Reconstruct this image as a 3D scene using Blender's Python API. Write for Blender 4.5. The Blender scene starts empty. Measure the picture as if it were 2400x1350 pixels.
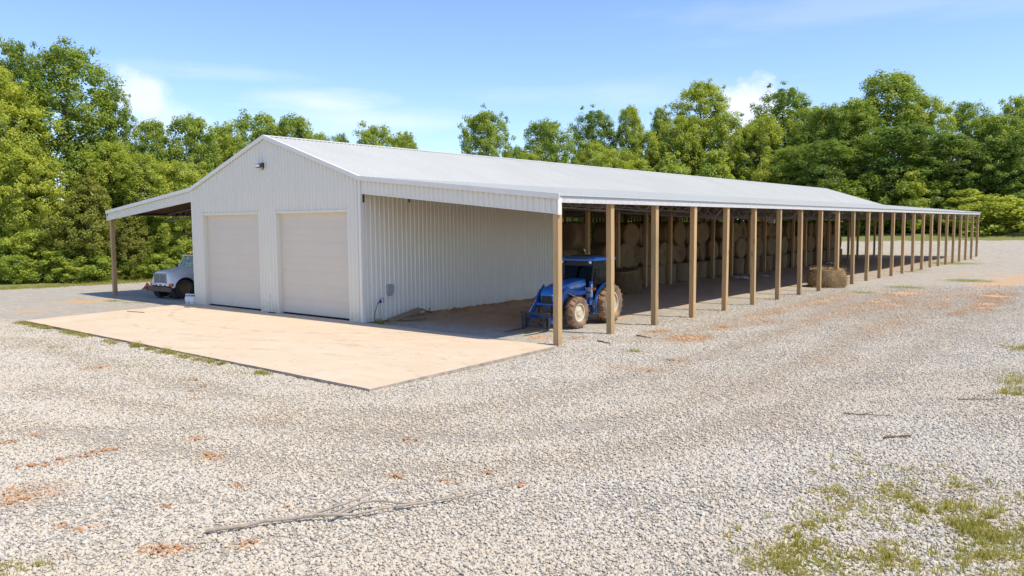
import bpy, bmesh, math, random
import numpy as np
from mathutils import Vector, Matrix
R_ = math.radians
C = bpy.context.scene.collection
SUN = Vector((0.62, 0.12, 1.0)).normalized()      # towards the sun

# ------------------------------------------------------------------ helpers
class MB:
    """collects geometry and links it as ONE mesh object"""
    def __init__(s): s.v, s.f, s.m, s.sm = [], [], [], []
    def add(s, vs, fs, m=0, smooth=False):
        o = len(s.v); s.v += [tuple(p) for p in vs]
        for f in fs: s.f.append([i + o for i in f]); s.m.append(m); s.sm.append(smooth)
    def box(s, c, d, m=0, rot=None):
        hx, hy, hz = d[0] / 2, d[1] / 2, d[2] / 2
        vs = [Vector((x, y, z)) for x in (-hx, hx) for y in (-hy, hy) for z in (-hz, hz)]
        if rot is not None: vs = [rot @ p for p in vs]
        vs = [p + Vector(c) for p in vs]
        s.add(vs, [(0, 1, 3, 2), (4, 6, 7, 5), (0, 4, 5, 1), (2, 3, 7, 6), (0, 2, 6, 4), (1, 5, 7, 3)], m)
    def bx(s, x0, x1, y0, y1, z0, z1, m=0):
        s.box(((x0 + x1) / 2, (y0 + y1) / 2, (z0 + z1) / 2), (abs(x1 - x0), abs(y1 - y0), abs(z1 - z0)), m)
    def bar(s, a, b, w, h, m=0):
        a, b = Vector(a), Vector(b); d = b - a
        q = d.to_track_quat('X', 'Z').to_matrix()
        s.box((a + b) / 2, (d.length, w, h), m, q)
    def prism(s, poly, axis, a, b, m=0, smooth=False):
        def P(p, t):
            return (t, p[0], p[1]) if axis == 'x' else (p[0], t, p[1]) if axis == 'y' else (p[0], p[1], t)
        n = len(poly)
        vs = [P(p, a) for p in poly] + [P(p, b) for p in poly]
        s.add(vs, [list(range(n)), list(range(2 * n - 1, n - 1, -1))], m)
        s.add(vs, [(i, (i + 1) % n, n + (i + 1) % n, n + i) for i in range(n)], m, smooth)
    def tube(s, pts, rad, n=8, m=0, cap=True):
        pts = [Vector(p) for p in pts]
        if not isinstance(rad, (list, tuple)): rad = [rad] * len(pts)
        vs = []; up = None
        for i, p in enumerate(pts):
            d = (pts[min(i + 1, len(pts) - 1)] - pts[max(i - 1, 0)]).normalized()
            if up is None: up = d.orthogonal().normalized()
            a = (up - d * up.dot(d))
            a = a.normalized() if a.length > 1e-4 else d.orthogonal().normalized()
            up = a; b = d.cross(a)
            for k in range(n):
                t = 2 * math.pi * k / n
                vs.append(p + (a * math.cos(t) + b * math.sin(t)) * rad[i])
        fs = [(i * n + k, i * n + (k + 1) % n, (i + 1) * n + (k + 1) % n, (i + 1) * n + k) for i in range(len(pts) - 1) for k in range(n)]
        s.add(vs, fs, m, True)
        if cap:
            s.add(vs[:n], [list(range(n))[::-1]], m); s.add(vs[-n:], [list(range(n))], m)
    def lathe(s, prof, axis, c, n=32, m=0, closed=True):
        """prof: list of (radius, offset along the axis)"""
        vs = []
        for r, h in prof:
            for k in range(n):
                t = 2 * math.pi * k / n; u, w = r * math.cos(t), r * math.sin(t)
                p = (h, u, w) if axis == 'x' else (u, h, w) if axis == 'y' else (u, w, h)
                vs.append((p[0] + c[0], p[1] + c[1], p[2] + c[2]))
        L = len(prof)
        fs = [(i * n + k, i * n + (k + 1) % n, ((i + 1) % L) * n + (k + 1) % n, ((i + 1) % L) * n + k) for i in range(L if closed else L - 1) for k in range(n)]
        s.add(vs, fs, m, True)
        if not closed:
            s.add(vs[:n], [list(range(n))[::-1]], m); s.add(vs[-n:], [list(range(n))], m)
    def loft(s, rings, m=0, smooth=True, cap=True, closed=True):
        n = len(rings[0]); vs = [p for r in rings for p in r]
        kk = n if closed else n - 1
        s.add(vs, [(i * n + k, i * n + (k + 1) % n, (i + 1) * n + (k + 1) % n, (i + 1) * n + k) for i in range(len(rings) - 1) for k in range(kk)], m, smooth)
        if cap:
            s.add(rings[0], [list(range(n))[::-1]], m); s.add(rings[-1], [list(range(n))], m)
    def mesh(s, name, mats, angle=38):
        me = bpy.data.meshes.new(name)
        me.from_pydata(s.v, [], s.f)
        for m in (mats if isinstance(mats, (list, tuple)) else [mats]): me.materials.append(m)
        me.polygons.foreach_set('material_index', s.m)
        me.polygons.foreach_set('use_smooth', [True] * len(s.f) if any(s.sm) else [False] * len(s.f))
        bm = bmesh.new(); bm.from_mesh(me)
        bmesh.ops.remove_doubles(bm, verts=bm.verts, dist=1e-5)
        bmesh.ops.recalc_face_normals(bm, faces=bm.faces); bm.to_mesh(me); bm.free()
        if any(s.sm): me.set_sharp_from_angle(angle=R_(angle))
        return me
    def build(s, name, mats, parent=None, bevel=0, loc=None, angle=38):
        return link(name, s.mesh(name, mats, angle), parent, bevel, loc)

def link(name, me, parent=None, bevel=0, loc=None):
    o = bpy.data.objects.new(name, me); C.objects.link(o)
    if parent: o.parent = parent
    if loc: o.location = loc
    if bevel:
        b = o.modifiers.new('Bevel', 'BEVEL'); b.width = bevel; b.segments = 2; b.limit_method = 'ANGLE'; b.angle_limit = R_(40)
    return o

def tag(o, label=None, cat=None, group=None, kind=None):
    if label: o['label'] = label
    if cat: o['category'] = cat
    if group: o['group'] = group
    if kind: o['kind'] = kind
    return o

def empty(name, loc, rz=0.0):
    o = bpy.data.objects.new(name, None); C.objects.link(o); o.empty_display_size = 0.2
    o.location = loc; o.rotation_euler = (0, 0, rz); return o

def copy_tree(o, parent=None):
    c = o.copy(); C.objects.link(c)
    if parent: c.parent = parent
    for ch in list(o.children): copy_tree(ch, c)
    return c

def text_geo(txt, size, depth):
    cu = bpy.data.curves.new('lettering', 'FONT'); cu.body = txt; cu.size = size; cu.extrude = depth; cu.align_x = 'CENTER'; cu.align_y = 'CENTER'
    ob = bpy.data.objects.new('lettering', cu)
    me = bpy.data.meshes.new_from_object(ob)
    vs = [v.co.copy() for v in me.vertices]; fs = [list(p.vertices) for p in me.polygons]
    bpy.data.objects.remove(ob); bpy.data.curves.remove(cu); bpy.data.meshes.remove(me)
    return vs, fs

# ------------------------------------------------------------------ materials
class NT:
    def __init__(s, name):
        s.mat = bpy.data.materials.new(name); s.mat.use_nodes = True
        s.t = s.mat.node_tree; s.t.nodes.clear()
        s.out = s.t.nodes.new('ShaderNodeOutputMaterial')
    def n(s, typ, **kw):
        nd = s.t.nodes.new(typ)
        for k, v in kw.items(): setattr(nd, k, v)
        return nd
    def set(s, sock, v):
        if isinstance(v, bpy.types.NodeSocket): s.t.links.new(v, sock)
        else:
            if hasattr(sock.default_value, '__len__') and not isinstance(v, (int, float)):
                v = tuple(v); v = v + (1.0,) if len(v) == 3 and len(sock.default_value) == 4 else v
            sock.default_value = v
    def math(s, op, a, b=0.0, c=None, clamp=False):
        m = s.n('ShaderNodeMath', operation=op, use_clamp=clamp); s.set(m.inputs[0], a); s.set(m.inputs[1], b)
        if c is not None: s.set(m.inputs[2], c)
        return m.outputs[0]
    def mix(s, f, a, b, mode='MIX'):
        m = s.n('ShaderNodeMix', data_type='RGBA', blend_type=mode); s.set(m.inputs[0], f); s.set(m.inputs[6], a); s.set(m.inputs[7], b); return m.outputs[2]
    def ramp(s, f, stops):
        r = s.n('ShaderNodeValToRGB'); e = r.color_ramp.elements
        while len(e) < len(stops): e.new(0.5)
        for i, (p, c) in enumerate(stops): e[i].position = p; e[i].color = tuple(c) + (1,) if len(c) == 3 else c
        s.set(r.inputs[0], f); return r.outputs[0]
    def rng(s, v, a, b, c=0.0, d=1.0):
        m = s.n('ShaderNodeMapRange'); s.set(m.inputs[0], v)
        for i, q in enumerate((a, b, c, d)): m.inputs[i + 1].default_value = q
        return m.outputs[0]
    def noise(s, vec, scale, detail=4, rough=0.55, out=0):
        t = s.n('ShaderNodeTexNoise'); s.set(t.inputs['Vector'], vec); t.inputs['Scale'].default_value = scale
        t.inputs['Detail'].default_value = detail; t.inputs['Roughness'].default_value = rough; return t.outputs[out]
    def scale(s, vec, v):
        m = s.n('ShaderNodeVectorMath', operation='MULTIPLY'); s.set(m.inputs[0], vec); m.inputs[1].default_value = v; return m.outputs[0]
    def pos(s): return s.n('ShaderNodeNewGeometry').outputs['Position']
    def obj(s): return s.n('ShaderNodeTexCoord').outputs['Object']
    def rand(s): return s.n('ShaderNodeObjectInfo').outputs['Random']
    def island(s): return s.n('ShaderNodeNewGeometry').outputs['Random Per Island']
    def attr(s, name): return s.n('ShaderNodeAttribute', attribute_name=name)
    def bump(s, h, strength=0.3, dist=0.02):
        b = s.n('ShaderNodeBump'); b.inputs['Strength'].default_value = strength; b.inputs['Distance'].default_value = dist; s.set(b.inputs['Height'], h); return b.outputs[0]
    def bsdf(s, col, rough=0.6, metal=0.0, normal=None, **kw):
        p = s.n('ShaderNodeBsdfPrincipled'); s.set(p.inputs['Base Color'], col); s.set(p.inputs['Roughness'], rough); s.set(p.inputs['Metallic'], metal)
        if normal is not None: s.set(p.inputs['Normal'], normal)
        for k, v in kw.items(): s.set(p.inputs[k.replace('_', ' ')], v)
        return p.outputs[0]
    def done(s, sh): s.t.links.new(sh, s.out.inputs[0]); return s.mat

def paint(name, col, rough=0.4, metal=0.0, var=0.12, scale=6.0, dirt=None, dirt_amt=0.0, bump=0.0, **kw):
    """painted / plastic / metal surface with slight unevenness and an optional dust layer that lies in patches"""
    t = NT(name); co = t.obj()
    nz = t.noise(co, scale, 5)
    c = t.mix(t.rng(nz, 0.3, 0.7), tuple(x * (1 - var) for x in col), tuple(min(1, x * (1 + var)) for x in col))
    r = t.rng(nz, 0.3, 0.7, max(0.02, rough - 0.07), rough + 0.07)
    if dirt:
        d = t.noise(co, scale * 0.7, 6, 0.65)
        c = t.mix(t.rng(d, 0.62 - dirt_amt * 0.5, 0.8 - dirt_amt * 0.35, 0, 0.9), c, dirt)
        r = t.math('MAXIMUM', r, t.rng(d, 0.62 - dirt_amt * 0.5, 0.8 - dirt_amt * 0.35, 0, 0.8))
    nrm = t.bump(t.noise(co, scale * 8, 3), bump, 0.01) if bump else None
    return t.done(t.bsdf(c, r, metal, nrm, **kw))

M = {}
CLAYC = (0.47, 0.21, 0.085)
M['siding'] = paint('white_painted_steel', (0.76, 0.71, 0.63), 0.42, 0, 0.03, 0.8)
def m_siding():
    t = NT('white_painted_steel'); p = t.pos(); sx = t.n('ShaderNodeSeparateXYZ'); t.set(sx.inputs[0], p)
    n = t.noise(t.scale(p, (3, 3, .5)), 1.0, 5); c = t.mix(t.rng(n, .3, .7), (0.74, 0.705, 0.58), (0.78, 0.745, 0.62))
    sp = t.math('MULTIPLY', t.rng(t.math('ADD', sx.outputs[2], t.math('MULTIPLY', t.noise(p, 2.5, 5), .5)), .25, .95, .5, 0), t.rng(t.noise(p, 9, 4, .7), .35, .65))
    c = t.mix(sp, c, (0.50, 0.33, 0.20))
    return t.done(t.bsdf(c, t.rng(n, .3, .7, .36, .48), 0, t.bump(t.noise(p, .9, 3), .12, .05)))
M['siding'] = m_siding()
M['trim'] = paint('white_trim', (0.78, 0.745, 0.64), 0.38, 0, 0.03, 1.2)
M['door'] = paint('door_panel', (0.68, 0.605, 0.48), 0.5, 0, 0.03, 0.9)
M['black'] = paint('black_rubber', (0.03, 0.03, 0.032), 0.7)
M['darksteel'] = paint('dark_steel', (0.055, 0.05, 0.05), 0.5, 0.3, 0.3, 5)
M['truss'] = paint('truss_steel', (0.18, 0.16, 0.15), 0.55, 0.2, 0.3, 2)
M['under'] = paint('red_primer_underside', (0.25, 0.145, 0.095), 0.7, 0, 0.3, 1.5)

def m_roof():
    t = NT('galvalume_white_roof'); p = t.pos()
    n1 = t.noise(p, 0.35, 4); n2 = t.noise(t.scale(p, (0.4, 3.0, 0.4)), 1.0, 4)
    c = t.mix(t.rng(n1, 0.3, 0.7), (0.545, 0.535, 0.46), (0.59, 0.58, 0.505))
    sx = t.n('ShaderNodeSeparateXYZ'); t.set(sx.inputs[0], p)
    fy = t.math('FRACT', t.math('DIVIDE', t.math('ADD', sx.outputs[1], 0.03), 0.9144)); c = t.mix(t.rng(t.math('ABSOLUTE', t.math('SUBTRACT', fy, .5)), 0.0, 0.02, .35, 0), c, (0.40, 0.39, 0.38))
    ly = t.n('ShaderNodeTexWhiteNoise', noise_dimensions='1D'); t.set(ly.inputs['W'], t.math('FLOOR', t.math('DIVIDE', sx.outputs[1], 0.9144)))
    c = t.mix(t.math('MULTIPLY', ly.outputs['Value'], .22), c, (0.50, 0.485, 0.46))
    c = t.mix(t.rng(n2, 0.45, 0.75, 0, 0.28), c, (0.51, 0.48, 0.44))
    return t.done(t.bsdf(c, 0.42, 0.0))
M['roof'] = m_roof()

def m_wood(name, a, b, c_):
    t = NT(name); co = t.obj(); r = t.rand()
    off = t.n('ShaderNodeVectorMath', operation='ADD'); t.set(off.inputs[0], t.scale(co, (14, 14, 0.6)))
    cmb = t.n('ShaderNodeCombineXYZ'); t.set(cmb.inputs[0], t.math('MULTIPLY', r, 37.0)); t.set(cmb.inputs[2], t.math('MULTIPLY', r, 91.0)); t.set(off.inputs[1], cmb.outputs[0])
    g = t.noise(off.outputs[0], 1.6, 6, 0.65)
    col = t.mix(t.rng(g, 0.32, 0.68), a, b)
    kn = t.n('ShaderNodeTexVoronoi'); t.set(kn.inputs['Vector'], t.scale(off.outputs[0], (0.2, 0.2, 1.6))); kn.inputs['Scale'].default_value = 1.0
    col = t.mix(t.rng(kn.outputs[0], 0.05, 0.16, 0.75, 0.0), col, c_)
    w = t.noise(t.scale(off.outputs[0], (0.05, 0.05, 0.6)), 1.2, 3)
    col = t.mix(t.math('MULTIPLY', t.rng(w, 0.42, 0.7), t.rng(r, 0, 1, 0.0, 1.0)), col, (0.27, 0.22, 0.11))
    sz = t.n('ShaderNodeSeparateXYZ'); t.set(sz.inputs[0], co)
    foot = t.math('MULTIPLY', t.rng(t.math('ADD', sz.outputs[2], t.math('MULTIPLY', t.noise(off.outputs[0], .9, 4), .5)), .2, .75, .55, 0), t.rng(r, 0, 1, .5, 1))
    col = t.mix(t.rng(r, .2, 1, 0, .35), col, (0.34, 0.20, 0.09))
    col = t.mix(foot, col, (0.24, 0.17, 0.10))
    return t.done(t.bsdf(col, 0.75, 0, t.bump(g, 0.25, 0.006)))
M['wood'] = m_wood('treated_pine', (0.46, 0.28, 0.115), (0.62, 0.41, 0.19), (0.22, 0.12, 0.05))
M['oldwood'] = m_wood('weathered_board', (0.20, 0.14, 0.09), (0.33, 0.24, 0.16), (0.1, 0.07, 0.05))

def m_glass(name, tint, alpha=0.35):
    t = NT(name)
    g = t.n('ShaderNodeBsdfGlossy'); g.inputs['Roughness'].default_value = 0.02; g.inputs['Color'].default_value = (0.9, 0.95, 1, 1)
    tr = t.n('ShaderNodeBsdfTransparent'); tr.inputs['Color'].default_value = tuple(tint) + (1,)
    fr = t.n('ShaderNodeFresnel'); fr.inputs['IOR'].default_value = 1.35
    mx = t.n('ShaderNodeMixShader'); t.set(mx.inputs[0], t.math('MULTIPLY', fr.outputs[0], 0.4)); t.t.links.new(tr.outputs[0], mx.inputs[1]); t.t.links.new(g.outputs[0], mx.inputs[2])
    return t.done(mx.outputs[0])
M['glass'] = m_glass('cab_glass', (0.30, 0.33, 0.29))
M['windshield'] = m_glass('windscreen_glass', (0.26, 0.29, 0.28))
M['clearglass'] = m_glass('clear_glass', (0.80, 0.84, 0.80))

def m_straw(name, k):
    t = NT(name); co = t.obj(); r = t.rand()
    n1 = t.noise(co, 5.0, 6, 0.7); n2 = t.noise(t.scale(co, (30, 30, 30)), 1.5, 3, 0.8)
    c = t.mix(t.rng(n1, 0.3, 0.7), (0.165 * k, 0.103 * k, 0.038 * k), (0.285 * k, 0.182 * k, 0.075 * k))
    c = t.mix(t.rng(n2, 0.4, 0.72, 0, 0.75), c, (0.42 * k, 0.28 * k, 0.12 * k))
    c = t.mix(t.rng(r, 0, 1, 0, 0.45), c, (0.23, 0.165, 0.10))
    return t.done(t.bsdf(c, 0.9, 0, t.bump(n2, 0.8, 0.03)))
M['straw'] = m_straw('hay_straw', 1.45)
M['darkstraw'] = m_straw('dark_brown_hay', .80)  # same hay as above, its straw colours scaled darker for the stacks

def m_leaf(name, dark, mid, light):
    t = NT(name); r = t.rand(); isl = t.island(); tint = t.attr('tint').outputs['Fac']
    h = t.n('ShaderNodeAttribute', attribute_name='hue', attribute_type='OBJECT').outputs['Fac']
    f = t.math('ADD', t.math('MULTIPLY', h, 0.66), t.math('ADD', t.math('MULTIPLY', tint, 0.34), t.math('MULTIPLY', isl, 0.22)))
    c = t.ramp(f, [(0.05, dark), (0.5, mid), (1.0, light)])
    geo = t.n('ShaderNodeNewGeometry')
    p = t.bsdf(c, 0.5, 0, None, Specular_IOR_Level=0.35)
    tr = t.n('ShaderNodeBsdfTranslucent'); t.set(tr.inputs[0], t.mix(0.5, c, t.mix(1.0, c, (1.5, 1.6, 0.5), 'MULTIPLY')))
    mx = t.n('ShaderNodeMixShader'); mx.inputs[0].default_value = 0.50; t.t.links.new(p, mx.inputs[1]); t.t.links.new(tr.outputs[0], mx.inputs[2])
    return t.done(mx.outputs[0])
M['leaf'] = m_leaf('broad_leaves', (0.095, 0.170, 0.040), (0.270, 0.350, 0.056), (0.52, 0.53, 0.085))
M['cedar'] = m_leaf('cedar_sprays', (0.15, 0.18, 0.034), (0.27, 0.28, 0.048), (0.39, 0.37, 0.07))
M['grass'] = m_leaf('grass_blades', (0.15, 0.20, 0.035), (0.30, 0.32, 0.05), (0.48, 0.38, 0.12))

def m_bark(name, a, b):
    t = NT(name); co = t.obj(); g = t.noise(t.scale(co, (6, 6, 1.2)), 2.0, 6, 0.7)
    return t.done(t.bsdf(t.mix(t.rng(g, 0.3, 0.7), a, b), 0.9, 0, t.bump(g, 0.6, 0.03)))
M['bark'] = m_bark('tree_bark', (0.09, 0.065, 0.045), (0.20, 0.16, 0.12))
M['clay'] = m_bark('damp_red_clay', (0.36, 0.16, 0.065), (0.54, 0.28, 0.12))
M['fascia'] = paint('fascia_white', (0.56, 0.545, 0.51), 0.45)
M['stick'] = m_bark('bleached_branch_bark', (0.26, 0.20, 0.145), (0.47, 0.39, 0.30))
M['twig'] = m_bark('brown_twig_bark', (0.10, 0.065, 0.04), (0.22, 0.15, 0.10))

def stone_col(t, v):
    return t.ramp(v, [(0.0, (0.27, 0.245, 0.20)), (0.07, (0.42, 0.38, 0.31)), (0.2, (0.56, 0.505, 0.41)), (0.6, (0.635, 0.575, 0.465)), (0.86, (0.63, 0.53, 0.38)), (0.93, (0.58, 0.43, 0.27)), (1.0, (0.70, 0.65, 0.55))])

def m_ground():
    t = NT('gravel_and_clay_ground'); p = t.pos()
    A = t.attr('cover').outputs['Color']; sp = t.n('ShaderNodeSeparateColor'); t.set(sp.inputs[0], A)
    B = t.attr('cover_b').outputs['Color']; sb = t.n('ShaderNodeSeparateColor'); t.set(sb.inputs[0], B)
    vo = t.n('ShaderNodeTexVoronoi', feature='F1'); t.set(vo.inputs['Vector'], p); vo.inputs['Scale'].default_value = 21
    ve = t.n('ShaderNodeTexVoronoi', feature='DISTANCE_TO_EDGE'); t.set(ve.inputs['Vector'], p); ve.inputs['Scale'].default_value = 21
    s3 = t.n('ShaderNodeSeparateColor'); t.set(s3.inputs[0], vo.outputs['Color'])
    c = stone_col(t, s3.outputs[0])
    big = t.noise(p, 0.22, 5, 0.6); mid = t.noise(p, 1.3, 5, 0.65); fine = t.noise(p, 9.0, 4, 0.7)
    c = t.mix(t.rng(big, 0.35, 0.7, 0.0, 0.5), c, t.mix(0.5, c, (0.50, 0.42, 0.31)))
    c = t.mix(t.rng(mid, 0.42, 0.72, 0, 0.6), c, (0.40, 0.365, 0.30))
    c = t.mix(t.rng(t.noise(p, 4.2, 5, .75), 0.5, 0.72, 0, 0.75), c, (0.66, 0.61, 0.51))
    c = t.mix(t.rng(t.noise(t.scale(p, (1, .35, 1)), 2.4, 4, .7), 0.55, 0.75, 0, 0.5), c, (0.34, 0.31, 0.26))
    c = t.mix(t.math('MULTIPLY', sb.outputs[0], t.rng(fine, 0.25, 0.6), clamp=True), c, t.mix(fine, (0.36, 0.30, 0.24), (0.56, 0.45, 0.33)))
    c = t.mix(t.math('MULTIPLY', sb.outputs[1], t.rng(t.math('ADD', mid, t.math('MULTIPLY', fine, .6)), 0.55, 0.95), clamp=True), c, t.mix(t.rng(fine, .3, .7), (0.42, 0.36, 0.27), (0.60, 0.51, 0.38)))
    br = t.math('ADD', t.math('MULTIPLY', t.math('SUBTRACT', mid, 0.5), 1.3), t.math('MULTIPLY', t.math('SUBTRACT', fine, 0.5), 1.5))
    def mask(ch, lo, hi): return t.math('MULTIPLY', t.rng(t.math('ADD', ch, t.math('MULTIPLY', br, t.rng(ch, 0.0, 0.25))), lo, hi), 1.0, clamp=True)
    clay = mask(sp.outputs[0], 0.28, 0.6); dirt = mask(sp.outputs[1], 0.25, 0.65); grass = mask(sp.outputs[2], 0.3, 0.6)
    c = t.mix(t.math('MULTIPLY', dirt, 0.92), c, t.mix(t.rng(mid, 0.3, 0.7), (0.42, 0.27, 0.145), (0.55, 0.40, 0.255)))
    c = t.mix(t.math('MULTIPLY', clay, t.rng(t.noise(p, 3.1, 5, .7), .33, .58, .4, .95)), c, t.mix(t.rng(fine, 0.3, 0.7), (0.42, 0.22, 0.09), (0.58, 0.37, 0.19)))
    c = t.mix(t.math('MULTIPLY', grass, 0.95), c, t.mix(t.rng(fine, 0.3, 0.7), (0.10, 0.13, 0.025), (0.26, 0.25, 0.07)))
    soft = t.math('SUBTRACT', 1.0, t.math('MULTIPLY', t.math('ADD', t.math('ADD', clay, dirt), grass, clamp=True), 0.85))
    hgt = t.math('ADD', t.math('MULTIPLY', t.math('MULTIPLY', t.rng(ve.outputs[0], 0.0, 0.35), soft), 1.0), t.math('MULTIPLY', fine, 0.25))
    return t.done(t.bsdf(c, 0.92, 0, t.bump(hgt, 0.85, 0.035), Specular_IOR_Level=0.2))
M['ground'] = m_ground()

def m_stone():
    t = NT('crushed_stone'); r = t.rand(); p = t.obj()
    n = t.noise(p, 2.5, 4)
    c = stone_col(t, r)
    c = t.mix(t.rng(n, 0.35, 0.7, 0, 0.4), c, (0.50, 0.46, 0.40))
    dust = t.n('ShaderNodeAttribute', attribute_name='dust', attribute_type='INSTANCER').outputs['Fac']
    rust = t.n('ShaderNodeAttribute', attribute_name='rust', attribute_type='INSTANCER').outputs['Fac']
    c = t.mix(t.math('MULTIPLY', dust, 0.62), c, (0.55, 0.46, 0.33))
    c = t.mix(t.math('MULTIPLY', rust, 0.85), c, (0.47, 0.26, 0.12))
    return t.done(t.bsdf(c, 0.9, 0, t.bump(n, 0.3, 0.3), Specular_IOR_Level=0.2))
M['stone'] = m_stone()

def m_slab():
    t = NT('tan_concrete'); p = t.pos()
    a = t.noise(p, 0.5, 5, 0.6); b = t.noise(t.scale(p, (0.5, 2.2, 1)), 1.2, 5, 0.65); f = t.noise(p, 14, 4, 0.7)
    c = t.mix(t.rng(a, 0.3, 0.7), (0.60, 0.465, 0.315), (0.66, 0.525, 0.37))
    c = t.mix(t.rng(b, 0.48, 0.75, 0, 0.7), c, (0.60, 0.42, 0.24))
    c = t.mix(t.rng(t.noise(p, 0.9, 6, 0.7), 0.55, 0.75, 0, 0.35), c, (0.42, 0.34, 0.25))
    c = t.mix(t.rng(t.noise(t.scale(p, (1, 1, 1)), 3.3, 3, 0.5), 0.66, 0.74, 0, 0.6), c, (0.30, 0.22, 0.15))
    c = t.mix(t.rng(f, 0.58, 0.8, 0, 0.5), c, (0.35, 0.26, 0.18))
    # curved tyre marks and hairline cracks
    sx = t.n('ShaderNodeSeparateXYZ'); t.set(sx.inputs[0], p); wob = t.math('MULTIPLY', t.noise(p, 0.8, 3), 0.5)
    for (cx, cy, rad, amt) in ((-4.0, 6.0, 10.2, .5), (-4.0, 6.0, 11.9, .4), (6.0, -14.0, 8.6, .35), (6.0, -14.0, 10.3, .3)):
        dx = t.math('SUBTRACT', sx.outputs[0], cx); dy = t.math('SUBTRACT', sx.outputs[1], cy)
        d = t.math('ABSOLUTE', t.math('SUBTRACT', t.math('ADD', t.math('SQRT', t.math('ADD', t.math('MULTIPLY', dx, dx), t.math('MULTIPLY', dy, dy))), wob), rad + .25))
        c = t.mix(t.math('MULTIPLY', t.rng(d, 0.05, 0.16, amt, 0), t.rng(t.noise(p, 1.7, 4), .42, .62)), c, (0.36, 0.28, 0.20))
    vc = t.n('ShaderNodeTexVoronoi', feature='DISTANCE_TO_EDGE'); wv = t.n('ShaderNodeVectorMath', operation='ADD'); t.set(wv.inputs[0], p); t.set(wv.inputs[1], t.scale(t.noise(p, 1.2, 5, .6, 1), (1.2, 1.2, 0))); t.set(vc.inputs['Vector'], wv.outputs[0]); vc.inputs['Scale'].default_value = 0.16
    c = t.mix(t.rng(vc.outputs[0], 0.0012, 0.0035, 0.16, 0), c, (0.22, 0.16, 0.11))
    return t.done(t.bsdf(c, 0.85, 0, t.bump(f, 0.2, 0.012), Specular_IOR_Level=0.3))
M['slab'] = m_slab()
M['slabedge'] = paint('old_concrete_edge', (0.36, 0.30, 0.23), 0.9, 0, 0.35, 4)

M['blue'] = paint('blue_tractor_paint', (0.018, 0.17, 0.50), 0.32, 0, 0.12, 3, (0.22, 0.17, 0.13), 0.12)
M['bluedark'] = paint('blue_loader_paint', (0.012, 0.095, 0.33), 0.38, 0, 0.12, 3, (0.20, 0.14, 0.10), 0.15)
M['engine'] = paint('engine_grey', (0.07, 0.068, 0.066), 0.6, 0.1, 0.3, 5, (0.22, 0.15, 0.10), 0.25)
M['mudtyre'] = paint('tyre_rubber_with_clay', (0.10, 0.075, 0.055), 0.9, 0, 0.3, 5, (0.42, 0.23, 0.11), 0.55, 0.4)
M['mudside'] = paint('dusty_tyre_sidewall', (0.13, 0.11, 0.09), 0.85, 0, 0.2, 4, (0.35, 0.22, 0.13), 0.3)
M['rimcream'] = paint('cream_rim', (0.62, 0.55, 0.40), 0.45, 0, 0.1, 5, (0.40, 0.26, 0.15), 0.25)
M['chrome'] = paint('bright_rod', (0.75, 0.75, 0.76), 0.12, 1.0, 0.03)
M['white'] = paint('white_paint', (0.75, 0.75, 0.73), 0.35, 0, 0.04, 3, (0.45, 0.38, 0.30), 0.05)
M['letters'] = paint('white_lettering', (0.8, 0.8, 0.8), 0.4)
M['amber'] = paint('amber_lens', (0.65, 0.16, 0.02), 0.2)
M['red'] = paint('faded_red_paint', (0.50, 0.14, 0.11), 0.5, 0, 0.2, 6, (0.35, 0.22, 0.17), 0.2)
M['truckwhite'] = paint('truck_white_paint', (0.86, 0.82, 0.73), 0.28, 0, 0.04, 2, (0.42, 0.37, 0.30), 0.06)
M['rust'] = paint('rusty_bumper_steel', (0.17, 0.10, 0.06), 0.75, 0.1, 0.35, 4, (0.10, 0.07, 0.055), 0.3, 0.3)
M['browntyre'] = paint('dusty_truck_tyre', (0.06, 0.052, 0.045), 0.85, 0, 0.25, 4, (0.16, 0.11, 0.07), 0.3)
M['brownrim'] = paint('brown_dusty_rim', (0.22, 0.15, 0.075), 0.6, 0.2, 0.2, 5)
M['lamp'] = paint('clear_lens', (0.8, 0.8, 0.78), 0.08, 0, 0.03)
M['greybox'] = paint('grey_plastic_box', (0.33, 0.33, 0.33), 0.5)
M['bronze'] = paint('bronze_fixture', (0.09, 0.06, 0.045), 0.45, 0.3)
M['plastic'] = paint('white_plastic_sheet', (0.72, 0.73, 0.74), 0.3)
M['navy'] = paint('navy_handle', (0.02, 0.03, 0.14), 0.4)
M['interior'] = paint('cab_interior', (0.035, 0.035, 0.037), 0.7)

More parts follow.
